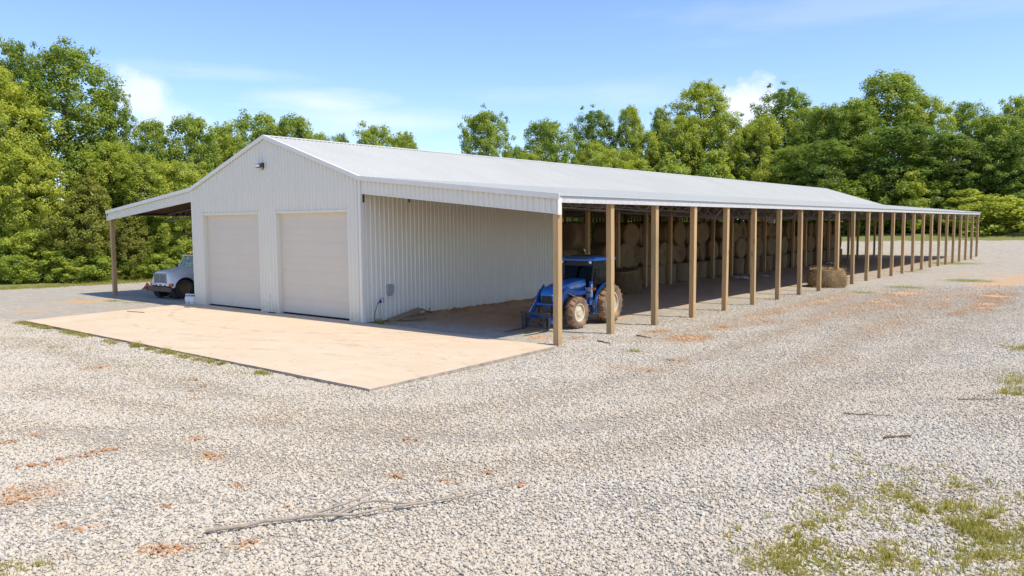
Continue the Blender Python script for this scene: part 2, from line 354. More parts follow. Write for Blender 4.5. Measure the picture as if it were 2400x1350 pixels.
# ---- placement data (world metres)
CLAY = [(-16.19,-5.63,0.97,0.5),(-18.95,-2.19,1.04,0.9),(-15.69,-4.83,0.43,0.4),(-13.12,-5.12,0.22,0.8),(-12.83,-3.24,0.31,0.6),(1.41,-10.37,0.23,0.5),(4.98,-9.56,0.13,0.9),(6.02,-9.85,0.13,1),(6.34,-10.32,0.13,1),(7.16,-10.78,0.13,0.7),(7.61,-13.97,0.13,0.9),(7.78,-14.51,0.13,0.8),(9.6,-14.8,0.13,0.9),(9.81,-14.56,0.13,0.9),(9.71,-14.32,0.13,0.7),(9.73,-14.04,0.13,0.7),(9.65,-13.8,0.13,0.8),(9.66,-13.6,0.13,0.8),(10.2,-12.32,0.13,1),(11.23,-12.72,0.13,0.8),(11.47,-12.69,0.13,1),(11.06,-15.31,0.39,0.5),(11.16,-15.56,0.17,0.5),(13.07,-13.28,0.13,0.8),(13.11,-14.33,0.13,0.8),(14.36,-13.33,0.13,0.7),(14.28,-15.07,0.13,1),(14.48,-14.95,0.13,1),(14.6,-14.86,0.13,0.6),(15.02,-14.36,0.13,0.9),(12.68,-15.46,0.13,0.4),(13.02,-15.33,0.13,0.8),(10.07,-10.57,0.29,0.3),(14.56,-11.58,0.13,0.8),(15.3,-11.22,0.13,0.9),(15.52,-10.58,0.13,0.6),(16.19,-10.72,0.15,0.4),(13.18,-10.01,0.13,0.6),(11.57,3.84,0.5,1.0),(11.25,7.01,0.34,0.6),(11.83,9.41,0.35,0.5),(10.84,12.59,0.21,0.7),(13.18,-0.15,0.23,0.5),(13.28,-1.87,0.22,0.5),(12.37,-2.11,0.17,0.4),(9.95,4.67,0.26,0.8),(11.16,18.83,0.67,0.6),(13.24,16.34,0.93,0.5),(13.95,19.54,0.59,0.6),(15.86,19.05,0.37,0.6),(17.39,21.49,0.58,0.8),(17.04,17.01,0.21,0.8),(11.01,18.98,0.61,0.7),(13.09,25.21,0.71,0.9),(13.13,19.71,0.4,0.8),(14.12,18.73,0.61,0.7),(15.93,36.98,1.31,1),(16.26,41.83,1.13,0.9),(16.98,26.1,0.74,0.9),(17.48,19.76,0.37,0.8),(15.72,19.62,0.42,0.6),(17.04,17.01,0.17,0.8),(13.03,45.16,1.23,0.5),(6.26,44.62,1.31,0.5),(10.7,22.65,0.4,0.6),(10.71,12.69,0.36,0.5),(3.15,4.14,0.76,0.9),(8.57,1.75,0.28,0.5),(7.43,1.16,0.56,0.5),(7.06,31.13,1.07,0.6),(6.7,49.04,2.07,0.5),(12.44,-1.91,0.44,0.25),(15.55,-2.29,1.18,0.15),(12.21,-9.74,0.95,0.12),(17.48,-4.86,0.49,0.2),(16.4,2.69,0.7,0.25),(15.81,11.36,0.93,0.3),(14.65,25.37,1.31,0.45),(14.49,46.08,1.53,0.5)]
TAN = [(6.56,-11.66,0.45,0.7),(9.12,-9.94,0.53,0.5),(13.0,-6.96,1.32,0.35),(13.99,-3.48,1.19,0.35),(14.82,0.67,1.71,0.35),(3.93,-11.13,1.53,0.3),(13.05,-9.46,1.24,0.3),(13.48,9.67,1.56,0.4),(-4.5,-8.85,1.4,0.3),(14.89,15.87,2.12,0.5),(19.06,8.57,1.06,0.3),(16.17,-11.73,0.69,0.15),(17.78,-5.43,0.93,0.3),(2.79,-8.37,0.94,0.4),(20.99,-0.82,0.52,0.6),(20.6,-0.13,0.36,0.6)]
DIRT = [(11.48,0.47,0.37,0.9),(12.02,2.07,0.18,0.5),(16.89,-13.23,0.13,0.1),(20.59,-7.94,0.35,0.5),(20.61,-10.14,0.44,0.45),(21.79,-8.74,0.45,0.6),(20.9,0.62,0.37,0.6),(18.96,-3.51,0.16,0.5),(20.49,-10.8,0.28,0.6),(20.03,-8.69,0.34,0.4)]
TREES = [
 (-46.39,4.42,0.0,18.52,2.06,'T',0.25),
 (-42.15,6.53,0.0,17.85,3.27,'T',0.3),
 (-41.68,1.5,0.0,15.58,2.59,'T',0.85),
 (-39.89,2.37,0.0,9.95,2.13,'R',0.95),
 (-41.3,9.51,0.0,14.77,1.35,'T',0.3),
 (-39.77,11.84,0.0,12.63,1.78,'T',0.45),
 (-37.4,13.82,0.0,13.02,1.99,'R',0.5),
 (-39.22,8.17,0.0,10.51,2.12,'R',0.65),
 (-37.41,9.56,0.0,9.51,2.02,'R',0.75),
 (-35.6,5.0,0.0,7.6,2.57,'C',0.5),
 (-33.56,7.09,0.0,5.33,1.68,'C',0.45),
 (-32.93,10.57,0.0,8.82,2.05,'R',0.7),
 (-38.16,17.04,0.0,12.47,1.87,'T',0.55),
 (-39.41,21.36,0.0,13.93,2.86,'R',0.45),
 (-36.91,23.42,0.0,13.98,1.9,'R',0.4),
 (-33.55,23.38,0.0,12.09,1.67,'R',0.55),
 (-36.82,28.52,0.0,12.45,1.13,'T',0.35),
 (-34.37,30.63,0.0,13.31,2.42,'R',0.6),
 (-33.66,33.77,0.0,13.01,1.74,'R',0.65),
 (-30.35,41.95,0.0,15.56,2.53,'T',0.3),
 (-30.44,46.73,0.0,12.3,1.28,'R',0.4),
 (-28.71,49.77,0.0,15.42,2.68,'R',0.35),
 (-26.72,44.48,0.0,11.27,1.83,'R',0.6),
 (-41.74,73.87,0.23,12.81,1.71,'R',0.3),
 (-46.44,86.52,1.63,20.25,3.51,'T',0.2),
 (-43.22,80.81,0.98,15.55,2.7,'R',0.6),
 (-42.15,90.13,2.0,20.71,2.43,'T',0.6),
 (-37.34,77.65,0.56,14.07,3.35,'R',0.65),
 (-39.47,94.91,2.25,20.32,2.06,'T',0.65),
 (-38.0,87.88,1.77,16.54,2.94,'R',0.55),
 (-33.44,97.65,2.29,23.97,4.45,'T',0.75),
 (-33.91,91.47,2.14,18.4,3.59,'R',0.7),
 (-29.02,95.49,2.26,18.24,3.27,'R',0.6),
 (-26.88,99.69,2.33,16.76,2.26,'T',0.2),
 (-23.27,105.88,2.43,22.72,4.45,'T',0.3),
 (-23.33,97.52,2.29,17.88,3.53,'R',0.7),
 (-18.28,101.8,2.36,19.04,3.34,'R',0.4),
 (-14.01,100.09,2.33,18.88,3.72,'R',0.35),
 (-8.58,110.3,2.5,23.99,5.91,'T',0.35),
 (-11.03,99.97,2.33,19.15,3.78,'R',0.4),
 (-3.41,107.56,2.46,19.29,3.81,'R',0.65),
 (-4.6,97.02,2.28,14.93,5.48,'R',0.12),
 (1.14,113.85,2.5,18.89,3.0,'R',0.15),
 (5.93,103.17,2.39,15.76,3.68,'R',0.35),
 (7.88,110.29,2.5,18.88,3.06,'R',0.45),
 (1.55,99.29,2.32,13.17,3.68,'R',0.05),
 (9.42,100.57,2.34,13.17,3.81,'R',0.12),
 (-12.74,92.72,2.21,12.99,3.82,'R',0.12),
 (-18.03,93.52,2.23,12.52,3.05,'R',0.35),
 (-1.52,92.33,2.21,8.05,2.31,'S',0.65),
 (-20.68,91.15,2.11,10.72,1.95,'S',0.85),
 (4.57,94.49,2.24,5.69,2.8,'S',1),
 (8.29,92.21,2.2,4.39,4.03,'B',0.8),
 (-26.01,86.91,1.67,12.55,3.05,'S',0.55),
 (-31.17,82.62,1.21,12.45,3.05,'S',0.6),
 (-6.62,92.06,2.2,8.3,2.83,'S',0.3),
 (-34.44,79.87,0.85,12.24,2.44,'S',0.6),
 (-9.2,89.83,1.97,7.42,2.55,'S',0.3),
 (0.87,95.48,2.26,6.93,2.5,'S',0.25),
 (9.94,96.34,2.27,6.05,2.64,'S',0.3),
 (-38.24,0.4,0.0,3.0,1.32,'B',0.6),
 (-37.93,2.08,0.0,4.16,1.35,'S',0.8),
 (-35.48,2.59,0.0,2.24,1.32,'B',0.4),
 (-33.84,4.57,0.0,2.06,1.48,'B',0.5),
 (-36.39,0.51,0.0,1.85,1.15,'B',0.5),
 (-33.62,8.08,0.0,2.88,1.4,'S',0.5),
 (-34.3,10.25,0.0,4.12,1.44,'S',0.65),
 (-31.34,9.95,0.0,2.86,1.24,'B',0.75),
 (-33.63,6.65,0.0,1.69,1.22,'B',0.35),
 (-31.87,8.11,0.0,1.82,1.22,'B',0.45),
 (-36.66,13.65,0.0,5.5,1.37,'S',0.5),
 (-34.01,3.08,0.0,1.52,1.02,'B',0.7),
 (-9.22,92.06,2.2,3.85,3.17,'B',0.3),
 (-6.12,94.66,2.24,4.35,3.17,'B',0.4),
 (-3.17,95.72,2.26,3.71,3.14,'B',0.3),
 (-0.31,96.8,2.28,3.93,3.11,'B',0.5),
 (2.29,97.66,2.29,4.15,3.08,'B',0.4),
 (-12.58,91.96,2.2,4.5,3.23,'B',0.4),
]
TREE_LABELS = [
 'tall dark tree at the far left, behind the yellow-green one',
 'big dark green tree towering over the left wood beside the small white cloud',
 'tall yellow-green tree filling the left edge of the photo',
 'low bright yellow-green tree in front of the tall yellow-green one at the left edge',
 'slim dark tree showing just right of the big towering tree',
 'mid-green tree left of the twin-topped crown in the left wood',
 'broad mid-green tree rising beyond the left lean-to roof, right of the sky gap',
 'lighter round tree in front of the slim dark tree, above the cedars',
 'light round tree just above the left lean-to, middle row',
 'large olive cedar at the gravel edge left of the left lean-to',
 'smaller olive cedar between the large cedar and the left lean-to post',
 'yellow-green round tree right above the sloping left lean-to roof',
 'upright tree touching the left slope of the barn roof',
 "broad tree behind the barn gable's peak, left one",
 "round tree directly above the barn's peak",
 "round tree just right of the barn's peak",
 'thin small tree in the dip right of the trees above the barn peak',
 'wide round tree above the ridge beside the open sky',
 "smaller tree at the right end of the wood above the ridge's near end",
 'lone dark open-crowned tree standing against the sky over the ridge',
 'small tree between the lone dark tree and the next crown over the ridge',
 'dark round tree second over the ridge, right of the lone one',
 'light low tree at the foot of the second crown over the ridge',
 "small dark tree left of the far wood's first tall crown",
 'dark tall tree first at the left of the far wood',
 "yellowish round tree below the far wood's first dark crown",
 "thin airy light tree second in the far wood's skyline",
 'light round tree low between the first crown and the airy one',
 "slender pale tree third in the far wood's skyline",
 'mid-green tree between the airy tree and the slender pale one',
 'very tall light green tree before the white cloud over the middle of the roof',
 'bright tree at the left shoulder of the very tall light green tree',
 'bright tree at the right shoulder of the very tall light green tree',
 'small dark tree below the white cloud',
 'tall dark-topped tree just right of the white cloud',
 'bright yellow-green tree in front of the dark-topped one by the cloud',
 'round tree on the right flank of the dark-topped tree',
 'round tree in the saddle left of the tallest right-hand crown',
 'huge open-topped tree, the tallest on the right, against blue sky',
 'round tree left under the huge open-topped tree',
 'lighter green tree right under the huge open-topped tree',
 'very wide dark tree at the foot of the huge open-topped tree',
 'bluish small crown in the gap between the huge tree and the right-edge trees',
 'broad mid-green tree near the right edge above the yellow sapling',
 'tall tree cut by the right edge of the photo, topmost there',
 'dark round tree between the wide dark tree and the right-edge group',
 'low dark tree at the right edge under the tallest one there',
 'dark tree above the far end of the barn ridge',
 "dark tree over the roof between the cloud tree and the barn's far end",
 'light green young tree standing out before the dark wood above the far eave',
 'bright small young tree just above the roof below the dark-topped tree',
 'bright yellow young tree standing above the far end of the lean-to',
 "wide pale bush on the grass just past the barn's last post",
 "young tree above the roof below the very tall light tree's right side",
 "young tree above the roof below the very tall light tree's left side",
 'dark young tree behind the far lower roof corner',
 'young tree low over the roof left of the very tall light tree',
 "dark young tree right beside the ridge's far end",
 'young tree behind the last posts, left of the bright yellow one',
 'young tree at the right edge standing behind the wide pale bush',
 'bush at the left edge above the grass strip',
 'bright young tree near the left edge by the gravel',
 'dark low bush between the left-edge young tree and the large cedar',
 'mid-green bush at the foot of the smaller cedar',
 'small dark bush at the very left edge on the grass strip',
 "young tree behind the left lean-to's corner post",
 'young tree beneath the left lean-to roof behind the white truck',
 "bright bush directly behind the white truck's bonnet",
 'low dark bush just right of the left lean-to post',
 'bush low between the lean-to post and the white truck',
 "young tree behind the truck's cab at the shop's corner",
 'low bush at the foot of the large cedar',
 "bush seen between posts just right of the bale stack's end",
 "bush behind the far posts, second from the bale stack's end",
 "bush behind the far posts, third from the bale stack's end",
 "bush behind the far posts, fourth from the bale stack's end",
 'bush left of the wide pale bush behind the last posts',
 "bush behind the posts nearest the bale stack's end",
]
TRACKS = [[(16.37,40.92),(15.51,25.96),(15.55,13.08),(15.98,2.21),(16.03,-3.36),(15.38,-6.68),(14.25,-9.08),(11.82,-10.42),(7.89,-11.59),(2.35,-12.33)],[(18.35,25.13),(17.91,15.28),(17.92,2.22),(17.48,-4.65),(16.64,-8.05),(15.36,-10.36),(12.93,-12.12),(9.57,-13.22),(5.91,-13.99)],[(13.03,45.16),(13.26,24.42),(13.02,13.57),(13.47,5.6),(13.47,-0.34),(13.33,-4.28),(12.25,-8.68),(9.8,-9.89),(5.81,-10.01),(-0.36,-9.87),(-7.41,-9.78)],[(10.62,2.33),(10.89,6.32),(10.94,12.09),(11.02,20.04),(11.78,30.93),(12.83,50.04)]]
SUNE, SKYS, EXPO = 3.9, 0.155, 0.41
SKYT = (0.85, 0.915, 1.14)
CLOUDC = (5.8, 5.8, 6.1, 1.0)

# ------------------------------------------------------------------ ground
RNG = np.random.default_rng(7)
def ground_z(x, y):
    z = np.interp(y, [70, 76, 83, 92, 110], [0, .35, 1.26, 2.2, 2.5])
    return z
def smooth_noise(x, y, s, seed=0):
    return (np.sin(x * s + 1.3 * seed) * np.cos(y * s * 1.13 + 2.1 * seed) + 0.6 * np.sin(x * s * 2.3 - y * s * 1.7 + seed) + 0.4 * np.cos(x * s * 4.1 + y * s * 3.7 + 3 * seed)) / 2.0

def fade_edge_x(y): return np.interp(y, [-60, -20, -0.8, 8.3, 20, 50, 75, 95], [-45, -33, -31.0, -30.4, -29.4, -27.6, -29, -34])
def build_ground():
    xs = np.concatenate([np.linspace(-420, -60, 19)[:-1], np.arange(-60, -21, 0.45), np.arange(-21, 26, 0.14), np.arange(26, 45, 0.5), np.linspace(45, 420, 20)])
    ys = np.concatenate([np.linspace(-300, -26, 14)[:-1], np.arange(-26, -17, 0.5), np.arange(-17, 30, 0.14), np.arange(30, 112, 0.4), np.linspace(112, 520, 21)])
    X, Y = np.meshgrid(xs, ys); Z = ground_z(X, Y)
    Z += 0.025 * smooth_noise(X, Y, 0.35, 1) * ((Y < 72)) - 0.02
    # a bank of spilled clay along the shop's side wall, a low heap before it, and a soft shoulder at the eave line
    berm = np.exp(-((X - 0.12) / 0.42) ** 2) * np.clip((Y - 0.9) / 2.0, 0, 1) * np.clip((12.6 - Y) / 1.5, 0, 1) * (X > -0.05)
    Z += berm * (0.17 + 0.07 * smooth_noise(X, Y, 2.2, 3) + 0.05 * smooth_noise(X, Y, 6.0, 5))
    heap = np.exp(-(((X - 3.2) / 0.9) ** 2 + ((Y - 4.4) / 0.9) ** 2)); Z += heap * (0.22 + 0.04 * smooth_noise(X, Y, 5, 2))
    n = X.size; nx, ny = len(xs), len(ys)
    co = np.stack([X, Y, Z], -1).reshape(-1, 3).astype(np.float32)
    idx = np.arange(n).reshape(ny, nx)
    q = np.stack([idx[:-1, :-1], idx[:-1, 1:], idx[1:, 1:], idx[1:, :-1]], -1).reshape(-1, 4)
    me = mesh_np('ground', co, q)
    def blobs(L):
        m = np.zeros_like(X)
        for (cx, cy, r, s) in L:
            ey = 1 + 3.0 * np.clip((cy - 2) / 12, 0, 1); dx, dy = X - cx, Y - cy
            dx = dx - .06 * dy * (cy > 8); dd = np.hypot(dx, dy / ey) / r; j = dd < 2.2
            d = dd[j] + .35 * smooth_noise(X[j], Y[j], 2.1 / max(r, .25) ** .5, 3)
            m[j] = np.maximum(m[j], s * (.72 if cy > 8 else 1) * np.clip(1.35 - d * 0.75, 0, 1))
        return m
    clay = blobs(CLAY); tan = blobs(TAN); dirt = blobs(DIRT)
    clay = np.maximum(clay, np.clip(berm * 1.5, 0, 1)); clay = np.maximum(clay, heap * 0.75)
    under = np.clip((7.4 + 0.5 * smooth_noise(X, Y, 0.9, 4) - X) / 1.6, 0, 1) * np.clip((X + 21) / 1.5, 0, 1) * np.clip((Y - 0.6 - 0.5 * smooth_noise(X, Y, .8, 9)) / 3.0, 0, 1) * np.clip((73 - Y) / 3, 0, 1)
    under *= np.where((X < -12), 0.25, 1.0)
    dirt = np.maximum(dirt, under)
    dirt = np.maximum(dirt, np.clip((Y - 12) / 6, 0, 1) * np.clip(1 - np.abs(X - 8.0) / 1.6, 0, 1) * np.clip((73 - Y) / 3, 0, 1) * (0.30 + 0.3 * smooth_noise(X, Y, 0.8, 6)))
    grass = np.clip((fade_edge_x(Y) + 0.6 * smooth_noise(X, Y, 0.8, 2) - X) / 1.0 + 0.4, 0, 1)
    grass = np.maximum(grass, np.clip((Y - (84.3 + 0.1 * X) + 0.8 * smooth_noise(X, Y, 0.5, 8)) / 1.5 + .4, 0, 1))
    for (px, py, r, s) in [(12.2, 29.5, 1.1, .75), (14.0, 37.0, 1.6, .7), (11.2, 24.5, .8, .6), (9.0, 60, 3.0, .6), (9.2, 45, 1.2, .5), (11.4, 0.6, .25, .8), (2.2, -9.3, .8, .5), (-3.2, -9.5, .8, .55), (5.4, -8.4, .9, .8), (0.4, -8.6, .8, .7), (-8.5, -8.6, 1.2, .65), (20.3, -10.6, .6, .75), (21.75, -8.9, .7, .75), (20.6, -8.1, .5, .5), (21.2, -10.2, .4, .5), (20.2, 7.8, .7, .7), (21.2, 2.0, .8, .7), (-17.8, -1.5, .6, .55), (-16, -.9, 1.0, .4)]:
        d = np.hypot(X - px, Y - py) / r; grass = np.maximum(grass, s * np.clip(1.3 - d * .8, 0, 1))
    fines = np.zeros_like(X)
    for k_, tr in enumerate(TRACKS):
        P = np.array(tr); P = np.concatenate([np.linspace(P[i], P[i + 1], 60, endpoint=False) for i in range(len(P) - 1)])
        near = (X > -30) & (X < 24) & (Y > -17) & (Y < 60); xx, yy = X[near], Y[near]; dd = np.full(xx.shape, 99.0)
        for q in P[::6]: dd = np.minimum(dd, np.hypot(xx - q[0], yy - q[1]))
        wd = .55 + .25 * smooth_noise(xx, yy, .5, k_)
        fines[near] = np.maximum(fines[near], np.exp(-(dd / wd) ** 2) * (.62 + .3 * smooth_noise(xx, yy, .7, k_ + 3)))
        if k_ != 1: clay[near] = np.maximum(clay[near], np.exp(-((dd + .25 * smooth_noise(xx, yy, 1.9, k_ + 5)) / (wd * .62)) ** 2) * np.clip((yy + 1) / 14, 0, 1) * (.72 + .3 * smooth_noise(xx, yy, 1.3, k_ + 7)))
    one = np.ones_like(X)
    for nm, arr in (('cover', (clay, dirt, grass)), ('cover_b', (tan, np.clip(fines, 0, 1), one * 0))):
        a = me.attributes.new(nm, 'FLOAT_COLOR', 'POINT')
        a.data.foreach_set('color', np.stack([*arr, one], -1).reshape(-1).astype(np.float32))
    me.materials.append(M['ground'])
    return tag(link('ground', me), kind='structure')

def mesh_np(name, co, quads, uvless=True):
    me = bpy.data.meshes.new(name); k = quads.shape[1]
    me.vertices.add(len(co)); me.vertices.foreach_set('co', co.reshape(-1).astype(np.float32))
    me.loops.add(quads.size); me.loops.foreach_set('vertex_index', quads.reshape(-1).astype(np.int32))
    me.polygons.add(len(quads)); me.polygons.foreach_set('loop_start', np.arange(0, quads.size, k, dtype=np.int32))
    me.polygons.foreach_set('loop_total', np.full(len(quads), k, np.int32))
    me.update(calc_edges=True); me.validate(); return me
build_ground()

# loose stones on the nearer gravel: one uncountable mass
def stone_protos():
    col = bpy.data.collections.new('stone_shapes')
    for k in range(7):
        bm = bmesh.new(); bmesh.ops.create_icosphere(bm, subdivisions=1, radius=1.0)
        r = random.Random(k); sx, sy, sz = r.uniform(.8, 1.2), r.uniform(.6, .95), r.uniform(.45, .75)
        pl = [Vector((r.gauss(0, 1), r.gauss(0, 1), r.gauss(0, 1))).normalized() for _ in range(7)]
        for v in bm.verts:
            for p in pl:
                d = v.co.dot(p)
                if d > .72: v.co -= p * (d - .72)
            v.co = Vector((v.co.x * sx, v.co.y * sy, v.co.z * sz))
        me = bpy.data.meshes.new('stone'); bm.to_mesh(me); bm.free(); me.materials.append(M['stone'])
        col.objects.link(bpy.data.objects.new('stone', me))
    return col
def build_stones():
    # host patch: the gravel apron nearest the camera, thinning out with distance
    xs = np.arange(-24, 44.01, 0.25); ys = np.arange(-24, 34.01, 0.25)
    X, Y = np.meshgrid(xs, ys); ny, nx = X.shape
    co = np.stack([X, Y, 0.025 * smooth_noise(X, Y, .35, 1) - .010], -1).reshape(-1, 3)
    i = np.arange(X.size).reshape(ny, nx); q = np.stack([i[:-1, :-1], i[:-1, 1:], i[1:, 1:], i[1:, :-1]], -1).reshape(-1, 4)
    cx, cy = co[q].mean(1)[:, 0], co[q].mean(1)[:, 1]
    D = (cx - 23.1) * -0.6346 + (cy + 19.2) * 0.7728; S = (cx - 23.1) * 0.7728 + (cy + 19.2) * 0.6346
    keep = (D > 2.0) & (np.abs(S) < D * 0.85 + 4.5) & (D < 48) & ~((cy > -7.85) & (cx < 9.6) & (cy < .0)) & ~((cx < 8.2) & (cy > -.4) & (cx > -12.6)) & ~((cx < -12.2) & (cy > .5))
    q = q[keep]
    me = mesh_np('gravel', co, q)
    Dv = (co[:, 0] - 23.1) * -0.6346 + (co[:, 1] + 19.2) * 0.7728
    fall = np.clip((47 - Dv) / 30, 0, 1) ** 1.3
    bare = np.zeros(len(co))
    for L, kx in ((CLAY, 1.1), (TAN, 1.0), (DIRT, .9)):
        for (bx, by, r, s) in L: bare = np.maximum(bare, s * kx * np.clip(1.4 - np.hypot(co[:, 0] - bx, co[:, 1] - by) / r, 0, 1))
    for tr in TRACKS:
        P = np.array(tr); P = np.concatenate([np.linspace(P[i], P[i + 1], 12, endpoint=False) for i in range(len(P) - 1)])
        for q in P: bare = np.maximum(bare, .78 * np.exp(-(np.hypot(co[:, 0] - q[0], co[:, 1] - q[1]) / .5) ** 2) * (.8 + .4 * smooth_noise(co[:, 0], co[:, 1], .9, 2)))
    dust = np.clip(.30 + .75 * smooth_noise(co[:, 0], co[:, 1], .33, 6) + .3 * smooth_noise(co[:, 0], co[:, 1], 1.4, 8), 0, .6); rust = np.zeros(len(co))
    for (bx, by, r, s) in TAN: dust = np.maximum(dust, 1.6 * s * np.clip(1.5 - np.hypot(co[:, 0] - bx, co[:, 1] - by) / r, 0, 1))
    for (bx, by, r, s) in CLAY: rust = np.maximum(rust, (.6 if r < .2 else 1) * s * np.clip((1.25 if r < .2 else 1.6) - np.hypot(co[:, 0] - bx, (co[:, 1] - by) / (1 + 3 * min(1, max(0, (by - 2) / 12)))) / (r + (.02 if r < .2 else .12)), 0, 1))
    for k_, tr in enumerate(TRACKS):
        P = np.array(tr); P = np.concatenate([np.linspace(P[i], P[i + 1], 12, endpoint=False) for i in range(len(P) - 1)])
        dd = np.full(len(co), 99.0)
        for q in P: dd = np.minimum(dd, np.hypot(co[:, 0] - q[0], co[:, 1] - q[1]))
        dust = np.maximum(dust, np.exp(-(dd / (.75 + .3 * smooth_noise(co[:, 0], co[:, 1], .6, k_))) ** 2))
        if k_ != 1: rust = np.maximum(rust, np.exp(-((dd + .2 * smooth_noise(co[:, 0], co[:, 1], 1.9, k_)) / .4) ** 2) * np.clip((co[:, 1] + 2) / 14, 0, 1) * (.55 + .4 * smooth_noise(co[:, 0], co[:, 1], 1.3, k_ + 7)))
    for nm, arr in (('dust', dust), ('rust', rust)):
        a = me.attributes.new(nm, 'FLOAT', 'POINT'); a.data.foreach_set('value', np.clip(arr, 0, 1).astype(np.float32))
    patch = np.clip(0.78 + 0.5 * smooth_noise(co[:, 0], co[:, 1], 1.1, 3) + .3 * smooth_noise(co[:, 0], co[:, 1], 3.1, 5), .25, 1)
    a = me.attributes.new('dens', 'FLOAT', 'POINT'); a.data.foreach_set('value', (fall * patch * np.clip(1 - bare * 1.15, 0.03, 1)).astype(np.float32))
    o = tag(link('gravel', me), kind='stuff')
    ng = bpy.data.node_groups.new('scatter_stones', 'GeometryNodeTree')
    ng.interface.new_socket('Geometry', in_out='INPUT', socket_type='NodeSocketGeometry'); ng.interface.new_socket('Geometry', in_out='OUTPUT', socket_type='NodeSocketGeometry')
    N = ng.nodes.new; L = ng.links.new
    gi, go = N('NodeGroupInput'), N('NodeGroupOutput')
    dp = N('GeometryNodeDistributePointsOnFaces'); na = N('GeometryNodeInputNamedAttribute'); na.data_type = 'FLOAT'; na.inputs['Name'].default_value = 'dens'
    mu = N('ShaderNodeMath'); mu.operation = 'MULTIPLY'; mu.inputs[1].default_value = 1350.0
    L(na.outputs['Attribute'], mu.inputs[0]); L(mu.outputs[0], dp.inputs['Density']); L(gi.outputs[0], dp.inputs['Mesh'])
    ci = N('GeometryNodeCollectionInfo'); ci.inputs['Collection'].default_value = stone_protos(); ci.inputs['Separate Children'].default_value = True; ci.inputs['Reset Children'].default_value = True
    ip = N('GeometryNodeInstanceOnPoints'); ip.inputs['Pick Instance'].default_value = True
    L(dp.outputs['Points'], ip.inputs['Points']); L(ci.outputs[0], ip.inputs['Instance'])
    rv = N('FunctionNodeRandomValue'); rv.data_type = 'FLOAT_VECTOR'; rv.inputs[0].default_value = (-.6, -.6, 0); rv.inputs[1].default_value = (.6, .6, 6.28); L(rv.outputs[0], ip.inputs['Rotation'])
    rs = N('FunctionNodeRandomValue'); rs.data_type = 'FLOAT'; rs.inputs[2].default_value = 0.0; rs.inputs[3].default_value = 1.0; rs.inputs['Seed'].default_value = 3
    pw = N('ShaderNodeMath'); pw.operation = 'POWER'; pw.inputs[1].default_value = 1.7; L(rs.outputs[1], pw.inputs[0])
    mr = N('ShaderNodeMapRange'); mr.inputs[3].default_value = 0.011; mr.inputs[4].default_value = 0.040; L(pw.outputs[0], mr.inputs[0]); L(mr.outputs[0], ip.inputs['Scale'])
    L(ip.outputs[0], go.inputs[0])
    o.modifiers.new('Scatter', 'NODES').node_group = ng
    return o
build_stones()

# ------------------------------------------------------------------ concrete apron
def build_slab():
    m = MB(); pts = [(-12.75, 0.03), (-11.55, -7.62), (9.62, -7.88), (9.28, -0.32), (0.02, 0.03)]
    # subdivided, slightly chipped rim
    ring = []
    for i in range(len(pts)):
        a, b = Vector(pts[i]), Vector(pts[(i + 1) % len(pts)]); n = max(2, int((b - a).length / 0.35))
        nr = Vector((-(b - a).y, (b - a).x)).normalized()
        for k in range(n):
            p = a.lerp(b, k / n)
            if k: p = p + nr * (abs(RNG.normal(0, .012)) if a.y < -7 and b.y < -7 else RNG.normal(0, .004))
            ring.append((p.x, p.y))
    n = len(ring)
    vs = [(x, y, 0.06) for x, y in ring] + [(x, y, -0.1) for x, y in ring]
    m.add(vs, [list(range(n))], 0)
    m.add(vs, [(i, (i + 1) % n, n + (i + 1) % n, n + i) for i in range(n)], 1)
    o = m.build('concrete_slab', [M['slab'], M['slabedge']])
    tag(o, kind='structure')
build_slab()

# ------------------------------------------------------------------ pole barn
W, L, LR, LL = 12.23, 72.6, 9.15, 8.95         # main width, length, right and left lean-to widths
HE, HR, HL = 5.53, 7.52, 4.60
SHOP = 12.2
barn = empty('pole_barn', (0, 0, 0))
tag(barn, 'long white metal pole barn with two garage doors, open lean-tos and rows of wooden posts', 'barn')
def top_z(x):
    if x >= 0: return HE - (HE - HL) * x / LR
    if x >= -W / 2: return HE + (HR - HE) * (-x) / (W / 2)
    if x >= -W: return HR - (HR - HE) * (-x - W / 2) / (W / 2)
    return HE - (HE - HL) * (-x - W) / LL
RIB = 0.2286
def rib_v(m, x, y, z0, z1, out):   # a trapezoid rib standing on a wall whose face is at y, pointing to -y (out=-1)
    m.prism([(x - .048, y), (x - .022, y + out * .04), (x + .022, y + out * .04), (x + .048, y)], 'z', z0, z1)

